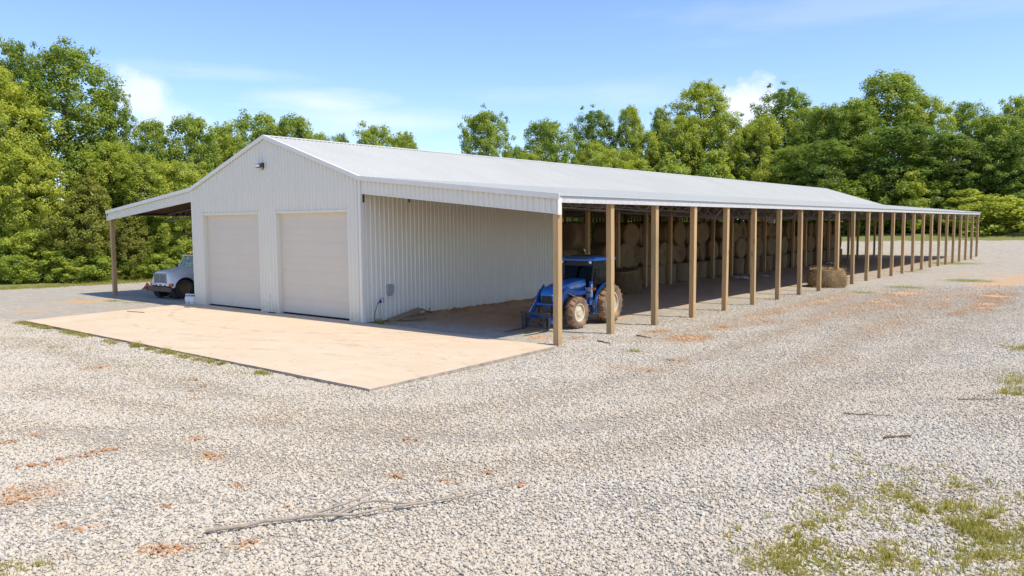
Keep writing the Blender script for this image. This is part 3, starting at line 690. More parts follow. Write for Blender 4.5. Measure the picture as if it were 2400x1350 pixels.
DOORS = [(-11.28, -6.72), (-5.42, -0.76)]; DH = 4.27
def gable_wall():
    m = MB(); cuts = [-W, DOORS[0][0], DOORS[0][1], -W / 2, DOORS[1][0], DOORS[1][1], 0]
    for a, b in zip(cuts[:-1], cuts[1:]):
        z0 = DH if any(abs(a - d[0]) < 1e-6 for d in DOORS) else 0.06
        m.prism([(a, z0), (b, z0), (b, top_z(b) - .03), (a, top_z(a) - .03)], 'y', 0, 0.1)
    x = -W + 0.13
    while x < -0.1:
        hole = next((d for d in DOORS if d[0] - .09 < x < d[1] + .09), None)
        rib_v(m, x, 0, DH + .08 if hole else .06, min(top_z(x - .03), top_z(x + .03)) - .04, -1)
        x += RIB
    m.build('wall', M['siding'], barn)
gable_wall()
def lean_gable(x0, x1, drop0, drop1):
    m = MB(); n = 1
    m.prism([(x0, top_z(x0) - drop0), (x1, top_z(x1) - drop1), (x1, top_z(x1) - .03), (x0, top_z(x0) - .03)], 'y', 0.0, 0.06)
    x = min(x0, x1) + .1
    while x < max(x0, x1) - .06:
        t = (x - x0) / (x1 - x0); d = drop0 + (drop1 - drop0) * t
        rib_v(m, x, 0, top_z(x) - d, top_z(x) - .05, -1); x += RIB
    m.build('gable_panel', M['siding'], barn)
    b = MB(); b.bar((x0, .03, top_z(x0) - drop0 - .008), (x1, .03, top_z(x1) - drop1 - .008), .09, .03); b.build('trim', M['trim'], barn)
lean_gable(0.05, LR, .60, .56); lean_gable(-W - .05, -W - LL, .58, .46)

def side_wall(x, out):
    m = MB(); m.bx(x - .05 * (1 if out > 0 else -1), x, .1, SHOP, .04, top_z(x) - .06)
    y = .25
    while y < SHOP:
        m.prism([(x, y - .042), (x + out * .026, y - .02), (x + out * .026, y + .02), (x, y + .042)], 'z', .04, top_z(x) - .1); y += RIB
    m.build('wall', M['siding'], barn)
side_wall(0, 1); side_wall(-W, -1)
m = MB(); m.bx(-W + .06, -.06, SHOP - .06, SHOP, .04, HE - .15); m.build('wall', M['siding'], barn)
# corner and base trims
for x, s in ((0, 1), (-W, -1)):
    m = MB(); m.bx(x - s * .10, x + s * .03, -.046, -.038, .06, top_z(x) - .05); m.bx(x + s * .038, x + s * .046, -.038, .12, .06, top_z(x) - .05)
    m.build('trim', M['trim'], barn)

# roof sheets: white above, red primer below, one sheet per slope
def roof_sheet(xa, xb, oh=0.0):
    za, zb = top_z(xa), top_z(xb); m = MB(); y0, y1 = -.07, L + .07
    m.add([(xa, y0, za), (xb, y0, zb), (xb, y1, zb), (xa, y1, za)], [(0, 1, 2, 3)], 0)
    m.add([(xa, y0, za - .02), (xb, y0, zb - .02), (xb, y1, zb - .02), (xa, y1, za - .02)], [(0, 1, 2, 3)], 1)
    m.add([(xa, y0, za), (xb, y0, zb), (xb, y0, zb - .02), (xa, y0, za - .02), (xa, y1, za), (xb, y1, zb), (xb, y1, zb - .02), (xa, y1, za - .02)], [(0, 1, 2, 3), (4, 5, 6, 7), (1, 5, 6, 2), (0, 4, 7, 3)], 0)
    y = .08
    while y < L:
        pr = [(-.034, 0), (-.015, .026), (.015, .026), (.034, 0)]
        vs = [(xa, y + a, za + b) for a, b in pr] + [(xb, y + a, zb + b) for a, b in pr]
        m.add(vs, [(0, 1, 5, 4), (1, 2, 6, 5), (2, 3, 7, 6), (0, 1, 2, 3), (4, 5, 6, 7)], 0); y += RIB
    return m.build('roof', [M['roof'], M['under']], barn)
E1 = .08
roof_sheet(-.001, LR + E1); roof_sheet(-W / 2, -.003 + .002); roof_sheet(-W / 2 - .002, -W); roof_sheet(-W - .002, -W - LL - E1)
# ridge cap, rake trims, eave fascias
m = MB(); s = (HR - HE) / (W / 2)
for sg in (1, -1):
    a = (-W / 2, HR + .036); b = (-W / 2 + sg * .22, HR + .036 - .22 * s)
    m.prism([a, b, (b[0], b[1] - .008), (a[0], a[1] - .008)], 'y', -.08, L + .08)
m.build('ridge_cap', M['roof'], barn)
for y in (-.085, L + .085):
    m = MB()
    for xa, xb in ((-W / 2, -.0), (-W / 2, -W), (.0, LR + E1), (-W, -W - LL - E1)):
        m.prism([(xa, top_z(xa) + .034), (xb, top_z(xb) + .034), (xb, top_z(xb) - .13), (xa, top_z(xa) - .13)], 'y', y - .012, y + .012)
        m.prism([(xa, top_z(xa) + .034), (xb, top_z(xb) + .034), (xb, top_z(xb) + .042), (xa, top_z(xa) + .042)], 'y', y - .012 if y < 0 else y - .09, y + .09 if y < 0 else y + .012)
    m.build('rake_trim', M['trim'], barn)
for x, s in ((LR, 1), (-W - LL, -1)):
    m = MB(); zt = top_z(x); m.bx(x - s * .02, x + s * .03, -.06, L + .06, zt - .235, zt - .025); m.bx(x - s * .05, x - s * .02, -.0, L, zt - .235, zt - .215)
    m.build('fascia', M['fascia'], barn)
m = MB(); m.bx(LR - .02, LR + .036, -.075, .10, HL - .6, HL - .03); m.build('trim', M['trim'], barn)
m = MB(); m.bx(-W - LL - .036, -W - LL + .02, -.075, .1, HL - .5, HL - .03); m.build('trim', M['trim'], barn)
# rear gable panels of the far end
m = MB()
m.prism([(0, HE - .6), (LR, HL - .5), (LR, HL - .04), (-0, HE - .04)], 'y', L - .05, L); m.prism([(-W - LL, HL - .5), (-W, HE - .6), (-W, HE - .04), (-W - LL, HL - .04)], 'y', L - .05, L)
m.prism([(-W, HE - .6), (0, HE - .6), (0, HE - .04), (-W / 2, HR - .04), (-W, HE - .04)], 'y', L - .05, L); m.build('gable_panel', M['siding'], barn)

# garage doors with their jambs
for (a, b) in DOORS:
    m = MB(); n = 7; h = (DH - .12) / n
    for k in range(n):
        z0 = .11 + k * h
        m.bx(a + .02, b - .02, .16, .21, z0 + .0008, z0 + h - .0008)
        for q in range(2):                                           # shallow embossed bands
            zz = z0 + h * (.30 + .4 * q); m.bx(a + .06, b - .06, .157, .165, zz - h * .13, zz + h * .13)
    m.bx(a + .02, b - .02, .205, .22, .1, DH)
    d = m.build('garage_door', M['door'], barn, bevel=.006)
    t = MB()
    t.bx(a - .08, a + .0, -.044, -.002, .06, DH + .12); t.bx(b, b + .08, -.044, -.002, .06, DH + .12); t.bx(a, b, -.044, -.002, DH, DH + .07)
    t.bx(a - .02, a + .03, -.002, .2, .06, DH); t.bx(b - .03, b + .02, -.002, .2, .06, DH); t.bx(a, b, -.002, .2, DH - .03, DH + .02)
    t.build('door_trim', M['siding'], d)
    s = MB(); s.bx(a + .03, b - .03, .165, .2, .085, .112); s.build('bottom_seal', M['black'], d)
    for k in (0,):
        hm = MB(); hm.bx((a + b) / 2 - .09, (a + b) / 2 + .09, .138, .155, .30, .33); hm.build('handle', M['trim'], d)

# posts (8x8 treated pine) : right eave, left eave, and the two inner rows beyond the shop
NB = 24; BAY = (L - .2) / NB
def post_mesh(h, w=.2):
    m = MB(); m.bx(-w / 2, w / 2, -w / 2, w / 2, -.25, h); return m.mesh('post', M['wood'])
pm = post_mesh(HL - .07); pin = post_mesh(HE - .55, .19)
def post(me, x, y):
    o = link('post', me, barn, .008, (x, y, 0)); o.rotation_euler.z = random.Random(int(x * 7 + y * 13)).choice([0, math.pi / 2, math.pi, -math.pi / 2]) + random.Random(int(y * 31)).uniform(-.05, .05); o.rotation_euler.x = random.Random(int(y * 17 + x)).uniform(-.006, .006); o.rotation_euler.y = random.Random(int(y * 23 + x)).uniform(-.006, .006)
for i in range(NB + 1): post(pm, LR - .14, .12 + BAY * i)
for i in range(0, NB + 1, 4): post(pm, -W - LL + .14, .12 + BAY * i)
for i in range(NB + 1):
    y = .12 + BAY * i
    if y > SHOP + .3: post(pin, 0, y); post(pin, -W, y)
# bar joists: chords and zig-zag webs
def joist(xa, xb, y, za, zb, da, db, n):
    m = MB(); A = lambda t: Vector((xa + (xb - xa) * t, y, za + (zb - za) * t)); B = lambda t: Vector((xa + (xb - xa) * t, y, za - da + (zb - db - za + da) * t))
    m.bar(A(0), A(1), .07, .05); m.bar(B(0), B(1), .07, .05)
    for k in range(n):
        t0, t1 = k / n, (k + 1) / n
        m.bar(A(t0), B((t0 + t1) / 2), .036, .036); m.bar(B((t0 + t1) / 2), A(t1), .036, .036)
    m.build('truss', M['truss'], barn)
for i in range(NB + 1):
    y = .12 + BAY * i + .14
    if i: joist(LR - .25, .1, y, HL - .16, HE - .22, .56 if y > SHOP else .30, .85 if y > SHOP else .42, 9)
    if i and y < L - 1: joist(-W - LL + .2, -W - .1, y, HL - .16, HE - .22, .38, .66, 12)
    if y > SHOP and i % 2 == 0:
        joist(-.1, -W / 2, y, HE - .2, HR - .25, .55, .9, 8); joist(-W + .1, -W / 2, y, HE - .2, HR - .25, .55, .9, 8)
def purlins(xa, xb, n, y0, y1):
    m = MB()
    for k in range(n):
        x = xa + (xb - xa) * (k + .5) / n; m.bx(x - .02, x + .02, y0, y1, top_z(x) - .16, top_z(x) - .022)
    m.build('purlin', M['under'], barn)
purlins(.1, LR - .1, 9, .08, L - .06); purlins(-W - .1, -W - LL + .1, 9, .08, L - .06); purlins(-.2, -W / 2, 6, SHOP, L - .06); purlins(-W / 2, -W + .2, 6, SHOP, L - .06)
m = MB(); m.bx(LR - .09, LR - .05, .1, L - .06, HL - .225, HL - .06); m.bx(-W - LL + .05, -W - LL + .09, .1, L - .06, HL - .225, HL - .06); m.build('eave_beam', M['darksteel'], barn)
# slatted boards hung along the far inner row
m = MB(); y = 33.0
while y < 58: m.bx(-W - .13, -W - .09, y, y + .28, 3.55, 4.85); y += .5
m.bx(-W - .09, -W - .05, 33, 58, 3.7, 3.8); m.bx(-W - .09, -W - .05, 33, 58, 4.6, 4.7)
m.build('slat_panel', M['wood'], barn)
# small fittings on the walls
m = MB(); m.bx(-6.42, -6.16, -.05, -.024, 6.12, 6.40); m.prism([(-.05, 6.16), (-.28, 6.20), (-.28, 6.33), (-.05, 6.40)], 'x', -6.46, -6.12)
fl = m.build('wall_light', M['bronze'], barn, bevel=.01)
m = MB(); m.add([(-6.44, -.275, 6.205), (-6.14, -.275, 6.205), (-6.14, -.06, 6.155), (-6.44, -.06, 6.155)], [(0, 1, 2, 3)]); m.bx(-6.43, -6.15, -.287, -.281, 6.215, 6.315); m.build('lens', M['lamp'], fl)
m = MB(); m.bx(-6.15, -5.95, -.075, -.024, .58, .80); m.lathe([(.06, 0), (.06, .04), (.035, .05), (.0, .05)], 'y', (-6.05, -.13, .69), 14, closed=False); m.build('outlet_box', M['trim'], barn, bevel=.008)
m = MB(); m.prism([(1.15, 1.12), (1.13, 1.36), (1.19, 1.42), (1.41, 1.42), (1.47, 1.36), (1.45, 1.12), (1.36, .98), (1.24, .98)], 'x', .02, .14); m.build('meter_box', M['greybox'], barn, bevel=.02)
m = MB(); m.bx(.05, .11, .05, .09, HE - .95, HE - .62); m.build('bracket', M['black'], barn)
m = MB(); m.bx(2.55, 2.62, .02, .06, top_z(2.6) - .74, top_z(2.6) - .58); m.build('bracket', M['black'], barn)

# ------------------------------------------------------------------ tractor with loader and pallet forks (faces -Y)
def tyre(m, cx, cy, cz, R, w, rr, nl, lug):
    hw = w / 2
    prof = [(rr, -hw * .72), (rr + .05, -hw * .86), (R * .80, -hw), (R * .93, -hw * .93), (R - .01, -hw * .74), (R + .008, 0), (R - .01, hw * .74), (R * .93, hw * .93), (R * .80, hw), (rr + .05, hw * .86), (rr, hw * .72)]
    m.lathe(prof, 'x', (cx, cy, cz), 44, 0, closed=True)
    if lug:
        for k in range(nl):
            for s in (1, -1):
                t0 = 2 * math.pi * (k + (0 if s > 0 else .5)) / nl
                def P(r, x, t): return (cx + x, cy + r * math.cos(t), cz + r * math.sin(t))
                dt = 2.3 / nl; th = .55 / nl * 2.2
                vs = []
                for (x, t, rb) in ((0 - s * .01, t0, R), (s * hw * .55, t0 + dt * .62, R - .004), (s * hw * .99, t0 + dt * .95, R * .945)):
                    for rt in (rb - .03, rb + lug):
                        for e in (-.5, .5): vs.append(P(rt, x, t + e * th))
                fs = []
                for q in range(2):
                    a = q * 4; b = a + 4
                    fs += [(a + 2, a + 3, b + 3, b + 2), (a, a + 2, b + 2, b), (a + 1, a + 3, b + 3, b + 1)]
                fs += [(0, 1, 3, 2), (8, 9, 11, 10)]
                m.add(vs, fs, 0)
def wheel(parent, cx, cy, R, w, rr, nl, lug, mt, ms, mr, dish, name='wheel'):
    m = MB(); tyre(m, 0, 0, 0, R, w, rr, nl, lug)
    e = m.build(name, mt, parent, loc=(cx, cy, R))
    s = 1 if cx > 0 else -1; hw = w / 2
    r = MB()
    r.lathe([(rr + .012, -hw * .70), (rr + .012, hw * .74), (rr - .03, hw * .72), (rr - .05, hw * .4), (rr * .78, hw * .28 - dish), (rr * .42, hw * .30 - dish), (rr * .38, hw * .46 - dish), (rr * .20, hw * .48 - dish), (0.001, hw * .48 - dish), (.001, -hw * .5)], 'x', (0, 0, 0), 36, 0, closed=True)
    if s < 0: r.v = [(-x, y, z) for x, y, z in r.v]
    for k in range(8):
        t = 2 * math.pi * k / 8; r.tube([(s * (hw * .28 - dish), rr * .3 * math.cos(t), rr * .3 * math.sin(t)), (s * (hw * .52 - dish), rr * .3 * math.cos(t), rr * .3 * math.sin(t))], .016, 6)
    r.build('rim', mr, e)
    if lug:
        q = MB(); q.lathe([(rr + .03, hw * .80), (R * .80, hw * 1.012), (R * .90, hw * .97), (R * .9, hw * .9), (rr + .03, hw * .7)], 'x', (0, 0, 0), 44, 0, closed=True)
        if s < 0: q.v = [(-x, y, z) for x, y, z in q.v]
        q.build('sidewall', ms, e)
    return e

tr = empty('tractor', (6.34, 5.95, 0.0), R_(1.5))
tag(tr, 'blue cab tractor with black pallet forks and clay covered tyres parked beneath the lean-to', 'tractor')
for sx in (1, -1):
    wheel(tr, sx * .79, 0, .725, .46, .45, 20, .036, M['mudtyre'], M['mudside'], M['rimcream'], -.06)
    wheel(tr, sx * .76, -2.13, .555, .34, .325, 18, .028, M['mudtyre'], M['mudside'], M['rimcream'], -.03)
# chassis and engine
m = MB()
m.bx(-.26, .26, -2.6, -.9, .62, 1.02); m.bx(-.22, .22, -.95, .45, .50, .95); m.bx(-.18, .18, -2.95, -2.5, .60, .82)
m.bx(-.62, .62, -2.2, -2.06, .48, .62); m.lathe([(.001, -.5), (.13, -.5), (.13, .5), (.001, .5)], 'x', (0, 0, .715), 16, closed=False)
for s in (1, -1): m.bx(s * .3, s * .56, -1.35, -.55, .42, .75); m.bx(s * .5, s * .72, -.95, -.62, .36, .42); m.bx(s * .52, s * .72, -.95, -.6, .62, .67); m.bx(s * .68, s * .72, -.92, -.88, .36, .9)
m.bx(-.3, .3, .3, .6, .45, .7)
m.build('chassis', M['engine'], tr, bevel=.015)
# bonnet
m = MB(); rings = []
for (y, w, zt, zb, dr) in ((-2.92, .24, 1.22, .98, .06), (-2.86, .31, 1.36, .96, .08), (-2.65, .355, 1.48, .98, .085), (-2.2, .375, 1.58, 1.08, .08), (-1.6, .385, 1.655, 1.22, .075), (-.98, .40, 1.70, 1.28, .07)):
    rings.append([(-w, y, zb), (-w * 1.01, y, zt - dr * 1.5), (-w * .93, y, zt - dr * .55), (-w * .66, y, zt - .02), (0, y, zt), (w * .66, y, zt - .02), (w * .93, y, zt - dr * .55), (w * 1.01, y, zt - dr * 1.5), (w, y, zb)])
m.loft(rings); hood = m.build('bonnet', M['blue'], tr, angle=50)
m = MB()
for s in (1, -1):
    m.add([(s * .396, -2.55, 1.0), (s * .396, -1.0, 1.0), (s * .396, -1.0, 1.2), (s * .388, -1.6, 1.165), (s * .38, -2.2, 1.07), (s * .372, -2.5, 1.02)], [(0, 1, 2, 3, 4, 5)])
m.bx(-.36, .36, -2.6, -1.0, .94, 1.02); m.build('side_panel', M['engine'], tr)
m = MB(); m.bx(-.22, .22, -2.935, -2.90, .90, 1.17)
for k in range(7): m.bx(-.21, .21, -2.945, -2.93, .92 + k * .036, .935 + k * .036)
m.build('grille', M['black'], tr)
for s in (1, -1):
    m = MB(); m.add([(s * .20, -2.93, 1.20), (s * .335, -2.80, 1.24), (s * .37, -2.50, 1.33), (s * .366, -2.55, 1.27), (s * .32, -2.84, 1.16)], [(0, 1, 2, 3, 4)])
    m.v = [(x + s * .006, y - .012, z) for x, y, z in m.v]; m.build('headlight', M['lamp'], tr)
tv, tf = text_geo('NEW HOLLAND', .165, .002)
for s in (1, -1):
    m = MB(); q = Matrix.Rotation(R_(90), 4, 'X'); rz = Matrix.Rotation(R_(90 * s), 4, 'Z')
    base = Matrix.Translation((s * .403, -1.45, 1.455)) @ Matrix.Rotation(R_(2.5) * s * 0, 4, 'Y') @ rz @ q @ Matrix.Rotation(R_(4) * s, 4, 'Z')
    m.add([base @ v for v in tv], tf); m.build('lettering', M['letters'], hood)
# cab
m = MB(); cw, cwb = .70, .72
def pil(a, b, w=.055): m.bar(a, b, w, w)
for s in (1, -1):
    pil((s * .60, -1.0, 1.0), (s * .66, -.80, 2.36)); pil((s * cwb, .0, .98), (s * cw, .02, 2.36)); pil((s * .70, .55, 1.25), (s * .68, .50, 2.36))
    pil((s * .60, -1.0, 1.0), (s * .66, -.9, .66)); pil((s * .66, -.9, .66), (s * .72, -.35, .66)); pil((s * .72, -.35, .66), (s * .72, 0, 1.0)); pil((s * .66, -.80, 2.36), (s * .68, .5, 2.36)); pil((s * .70, .02, 1.28), (s * .70, .55, 1.3))
pil((-.6, -1.0, 1.3), (.6, -1.0, 1.3)); pil((-.68, .52, 1.3), (.68, .52, 1.3)); pil((-.66, -.8, 2.34), (.66, -.8, 2.34))
m.bx(-.60, .60, -1.0, -.95, .85, 1.28); m.bx(-.66, .66, -.9, .5, .80, .90); m.bx(-.6, .6, -.83, -.80, 2.16, 2.34)
cab = m.build('cab_frame', M['interior'], tr)
def pane(name, pts, mt):
    q = MB(); q.add(pts, [list(range(len(pts)))]); o = q.build(name, mt, tr); so = o.modifiers.new('Thickness', 'SOLIDIFY'); so.thickness = .006; return o
pane('windscreen', [(-.585, -1.005, 1.32), (.585, -1.005, 1.32), (.635, -.815, 2.17), (-.635, -.815, 2.17)], M['windshield'])
for s in (1, -1):
    pane('door_glass', [(s * .63, -.97, .98), (s * .66, -.88, .70), (s * .725, -.33, .70), (s * .725, -.02, 1.0), (s * .705, 0, 2.32), (s * .675, -.78, 2.32)], M['glass'])
    pane('side_glass', [(s * .715, .04, 1.32), (s * .70, .52, 1.33), (s * .685, .48, 2.3), (s * .705, .05, 2.3)], M['glass'])
    h = MB(); h.bar((s * .74, -.16, 1.28), (s * .74, -.06, 1.28), .03, .04); h.bar((s * .735, -.86, .78), (s * .735, -.86, .98), .02, .02); h.build('door_handle', M['black'], tr)
pane('rear_window', [(-.65, .53, 1.34), (.65, .53, 1.34), (.64, .5, 2.3), (-.64, .5, 2.3)], M['glass'])
m = MB(); m.bx(-.25, .25, -.25, .22, 1.15, 1.30); m.box((0, .27, 1.58), (.46, .13, .62), 0, Matrix.Rotation(R_(-8), 3, 'X')); m.bx(-.16, .16, .26, .34, 1.85, 2.05); m.bx(-.32, -.25, -.15, .25, 1.42, 1.48); m.bx(.25, .32, -.15, .25, 1.42, 1.48); m.build('seat', M['interior'], tr, bevel=.03)
m = MB(); q = Matrix.Rotation(R_(35), 3, 'X'); ring = [q @ Vector((.19 * math.cos(t), .19 * math.sin(t), 0)) + Vector((0, -.52, 1.56)) for t in np.linspace(0, 2 * math.pi, 20)]
m.tube(ring, .015, 6); m.tube([(0, -.52, 1.56), (0, -.72, 1.15)], .03, 8); m.bar(ring[0], ring[10], .02, .015); m.build('steering_wheel', M['interior'], tr)
# cab roof: blue rim, dark centre
m = MB(); rings = []
for (z, a, y0, y1) in ((2.33, .70, -.93, .62), (2.35, .76, -1.02, .70), (2.42, .765, -1.03, .72), (2.475, .73, -.97, .68), (2.50, .62, -.80, .58)):
    r = .16; pts = []
    for (cx, cy, t0) in ((a - r, y1 - r, 0), (-a + r, y1 - r, 90), (-a + r, y0 + r, 180), (a - r, y0 + r, 270)):
        for k in range(5): t = R_(t0 + k * 22.5); pts.append((cx + r * math.cos(t), cy + r * math.sin(t), z))
    rings.append(pts)
m.loft(rings); rf = m.build('cab_roof', M['blue'], tr)
m = MB(); m.box((0, -.12, 2.508), (1.02, 1.1, .03)); m.box((0, -.965, 2.435), (.95, .16, .05)); m.build('roof_hatch', M['interior'], rf, bevel=.01)
for s in (1, -1):
    m = MB(); m.lathe([(.001, 0), (.045, 0), (.055, .04), (.03, .07), (.001, .07)], 'y', (s * .62, -1.05, 2.30), 14, closed=False); m.build('work_light', M['lamp'], tr)
    m = MB(); m.bx(s * .68, s * .84, -1.03, -.98, 1.30, 1.34); m.box((s * .80, -1.03, 1.33), (.13, .07, .10)); m.build('indicator', M['amber'], tr, bevel=.02)
    m = MB(); m.bar((s * .66, -.85, 1.95), (s * .93, -.92, 2.0), .02, .02); m.box((s * .93, -.93, 1.86), (.14, .05, .26)); m.build('mirror', M['black'], tr, bevel=.015)
    m = MB(); m.box((s * .58, -1.10, 1.30), (.20, .10, .16)); m.box((s * .60, -1.08, 1.09), (.20, .10, .15)); m.build('battery_box', M['greybox'], tr, bevel=.012)
    # mudguard: swept sheet over the rear wheel with its blue leading edge
    m = MB(); prof = []
    for t in np.linspace(R_(28), R_(205), 18): prof.append((.84 * math.cos(t) * -1 * -1, .70 + .82 * math.sin(t)))
    outer, inner = [], []
    rings = []
    for (yy, zz) in prof:
        rings.append([(s * .42, yy, zz), (s * .76, yy, zz - .0), (s * .79, yy * .985, .70 + (zz - .70) * .95), (s * .76, yy * .97, .70 + (zz - .70) * .965), (s * .42, yy * .975, .70 + (zz - .70) * .975)])
    m.loft(rings, closed=True); m.build('mudguard', M['blue'], tr)
m = MB(); m.tube([(-.42, -1.5, 1.3), (-.42, -1.5, 1.75)], .07, 12); m.tube([(-.42, -1.5, 1.6), (-.42, -1.5, 2.24), (-.42, -1.53, 2.34), (-.42, -1.64, 2.43)], [.045, .045, .045, .05], 12); m.build('exhaust', M['darksteel'], tr)
# loader
for s in (1, -1):
    m = MB(); x0, x1 = s * .46, s * .56
    arm = [(-.92, 1.27), (-1.15, 1.28), (-1.9, 1.29), (-2.36, 1.44), (-2.62, 1.36), (-3.30, .46), (-3.42, .26), (-3.30, .22), (-3.12, .40), (-2.50, 1.18), (-2.32, 1.27), (-1.9, 1.14), (-1.15, 1.13), (-.92, 1.13)]
    m.prism(arm, 'x', x0, x1); m.build('loader_arm', M['bluedark'], tr, bevel=.012)
    m = MB(); m.prism([(-1.12, .72), (-.86, .72), (-.84, 1.60), (-1.02, 1.60)], 'x', s * .565, s * .66); m.prism([(-1.9, .70), (-1.0, .72), (-.95, .90), (-1.9, .82)], 'x', s * .40, s * .5); m.bar((s * .61, -1.0, 1.1), (s * .40, -1.15, .8), .1, .12); m.build('loader_post', M['bluedark'], tr, bevel=.012)
    tl = MB(); tl.bx(s * .664, s * .668, -1.02, -.93, 1.02, 1.5); tl.build('decal', M['letters'], tr)
    m = MB(); m.tube([(s * .51, -1.08, .82), (s * .51, -1.75, 1.06)], .05, 12, 0); m.tube([(s * .51, -1.75, 1.06), (s * .51, -2.40, 1.28)], .026, 10, 1)
    m.tube([(s * .51, -2.38, 1.5), (s * .51, -2.75, 1.14)], .045, 12, 0); m.tube([(s * .51, -2.75, 1.14), (s * .53, -3.32, .55)], .024, 10, 1); m.build('hydraulic_cylinder', [M['bluedark'], M['chrome']], tr)
m = MB(); m.tube([(-.5, -2.88, .86), (.5, -2.88, .86)], .07, 14); m.bx(-.5, .5, -3.14, -3.06, .40, .52); m.build('cross_tube', M['bluedark'], tr)
# pallet fork carriage
m = MB()
m.bx(-.66, .60, -3.64, -3.56, .58, .65); m.bx(-.60, .54, -3.60, -3.54, .10, .18); m.bx(-.60, .54, -3.585, -3.55, .40, .45); m.bx(-.60, .54, -3.585, -3.55, .27, .32)
for x in (-.60, -.40, .34, .54): m.bx(x - .022, x + .022, -3.60, -3.55, .08, .60)
for s in (-.5, .47): m.bx(s - .02, s + .02, -3.54, -3.34, .14, .46)
fr = m.build('fork_carriage', M['darksteel'], tr, bevel=.008)
for x in (-.46, .40):
    m = MB(); m.bx(x - .05, x + .05, -3.665, -3.622, .05, .66); m.prism([(-3.666, .05), (-3.666, .095), (-4.70, .062), (-4.76, .05)], 'x', x - .05, x + .05); m.build('fork_tine', M['darksteel'], fr)
m = MB(); 
for s in (1, -1): m.tube([(s * .40, -1.2, 1.33), (s * .43, -1.9, 1.36), (s * .44, -2.5, 1.18), (s * .42, -3.0, .75), (s * .38, -3.4, .5)], .014, 6)
m.build('hose', M['black'], tr)

# ------------------------------------------------------------------ white truck in the left lean-to (faces -Y)
tk = empty('truck', (-17.12, 1.45, 0.0), R_(2))
tag(tk, 'white bonneted work truck with brown bumper parked under the left lean-to', 'truck')
for sx in (1, -1): wheel(tk, sx * .99, 0, .495, .30, .29, 0, 0, M['browntyre'], M['browntyre'], M['brownrim'], .02)
for sx in (1, -1): wheel(tk, sx * .95, 4.3, .495, .5, .29, 0, 0, M['browntyre'], M['browntyre'], M['brownrim'], .1)
# bonnet with integral wings: section lofted front to back, wheel arch cut as a stepped lower edge
def hoodring(y, wt, zt, wm, zm, wb, zb, zc):
    return [(-wb, y, zb), (-wm, y, zm), (-wt, y, zt - .07), (-wt * .8, y, zt - .02), (0, y, zc), (wt * .8, y, zt - .02), (wt, y, zt - .07), (wm, y, zm), (wb, y, zb)]
m = MB(); RR = []
for (y, wt, zt, wm, zm, wb, zb) in ((-.72, .60, 1.33, .80, .86, 1.04, .66), (-.71, .64, 1.37, .88, .90, 1.10, .58), (-.62, .67, 1.415, .94, 1.0, 1.13, .585), (-.50, .69, 1.44, .96, 1.06, 1.145, .68), (-.38, .71, 1.465, .98, 1.10, 1.15, .90), (-.20, .73, 1.49, .99, 1.12, 1.155, 1.03), (0.0, .76, 1.52, 1.0, 1.14, 1.155, 1.075), (.2, .79, 1.545, 1.0, 1.15, 1.155, 1.03), (.38, .82, 1.57, 1.0, 1.13, 1.15, .90), (.50, .84, 1.585, 1.0, 1.10, 1.13, .68), (.60, .86, 1.60, 1.0, 1.08, 1.09, .58), (.80, .90, 1.62, 1.0, 1.05, 1.03, .58)):
    RR.append(hoodring(y, wt, zt, wm, zm, wb, zb, zt))
m.loft(RR, closed=False, cap=False)
m.add(RR[0], [list(range(9))[::-1]]); m.add(RR[-1], [list(range(9))])
hd = m.build('bonnet', M['truckwhite'], tk, angle=60)
m = MB()
for s in (1, -1):
    pts = [(1.16 * s, .56 * math.cos(t), .50 + .575 * math.sin(t)) for t in np.linspace(R_(-8), R_(178), 16)]
    m.tube(pts, .035, 8)
    m.lathe([(.6, s * .55), (.6, s * 1.08), (.57, s * 1.08), (.57, s * .55)], 'x', (0, 0, .48), 24)
m.build('wheel_arch', M['black'], tk)
m = MB(); m.prism([(-.56, 1.29), (.56, 1.29), (.54, .82), (-.54, .82)], 'y', -.745, -.715, 1)
for k in range(8): m.bx(-.55, .55, -.765, -.74, .845 + k * .058, .875 + k * .058, 0)
m.bx(-.03, .03, -.765, -.735, .82, 1.29, 0); m.prism([(-.59, 1.32), (.59, 1.32), (.59, 1.28), (-.59, 1.28)], 'y', -.76, -.70, 0)
for s in (1, -1): m.bx(s * .55, s * .60, -.765, -.70, .79, 1.30, 0)
m.build('grille', [M['greybox'], M['black']], hd)
m = MB(); m.bx(-.12, .12, -.735, -.715, .68, .73); m.build('nameplate', M['black'], hd)
for s in (1, -1):
    m = MB(); m.box((s * .74, -.725, .735), (.26, .08, .15)); hl = m.build('headlight', M['lamp'], hd, bevel=.02)
    m = MB(); m.box((s * .97, -.69, .735), (.24, .12, .15), 0, Matrix.Rotation(R_(18 * s), 3, 'Z')); m.build('turn_signal', M['amber'], hd, bevel=.02)
m = MB(); m.prism([(-1.2, -.78), (1.2, -.78), (1.16, -.90), (-1.16, -.90)], 'z', .38, .62); m.build('bumper', M['rust'], tk, bevel=.01)
m = MB(); m.bx(-1.5, -1.0, -1.0, -.86, .40, .46); m.bar((-1.15, -.93, .45), (-1.0, -.93, .78), .09, .07); m.bar((-1.0, -.93, .78), (-.72, -.93, .62), .06, .06); m.bar((-1.45, -.93, .42), (-1.15, -.93, .62), .1, .05); m.bx(-.62, -.5, -.95, -.86, .60, .68); m.build('tow_bracket', M['red'], tk, bevel=.01)
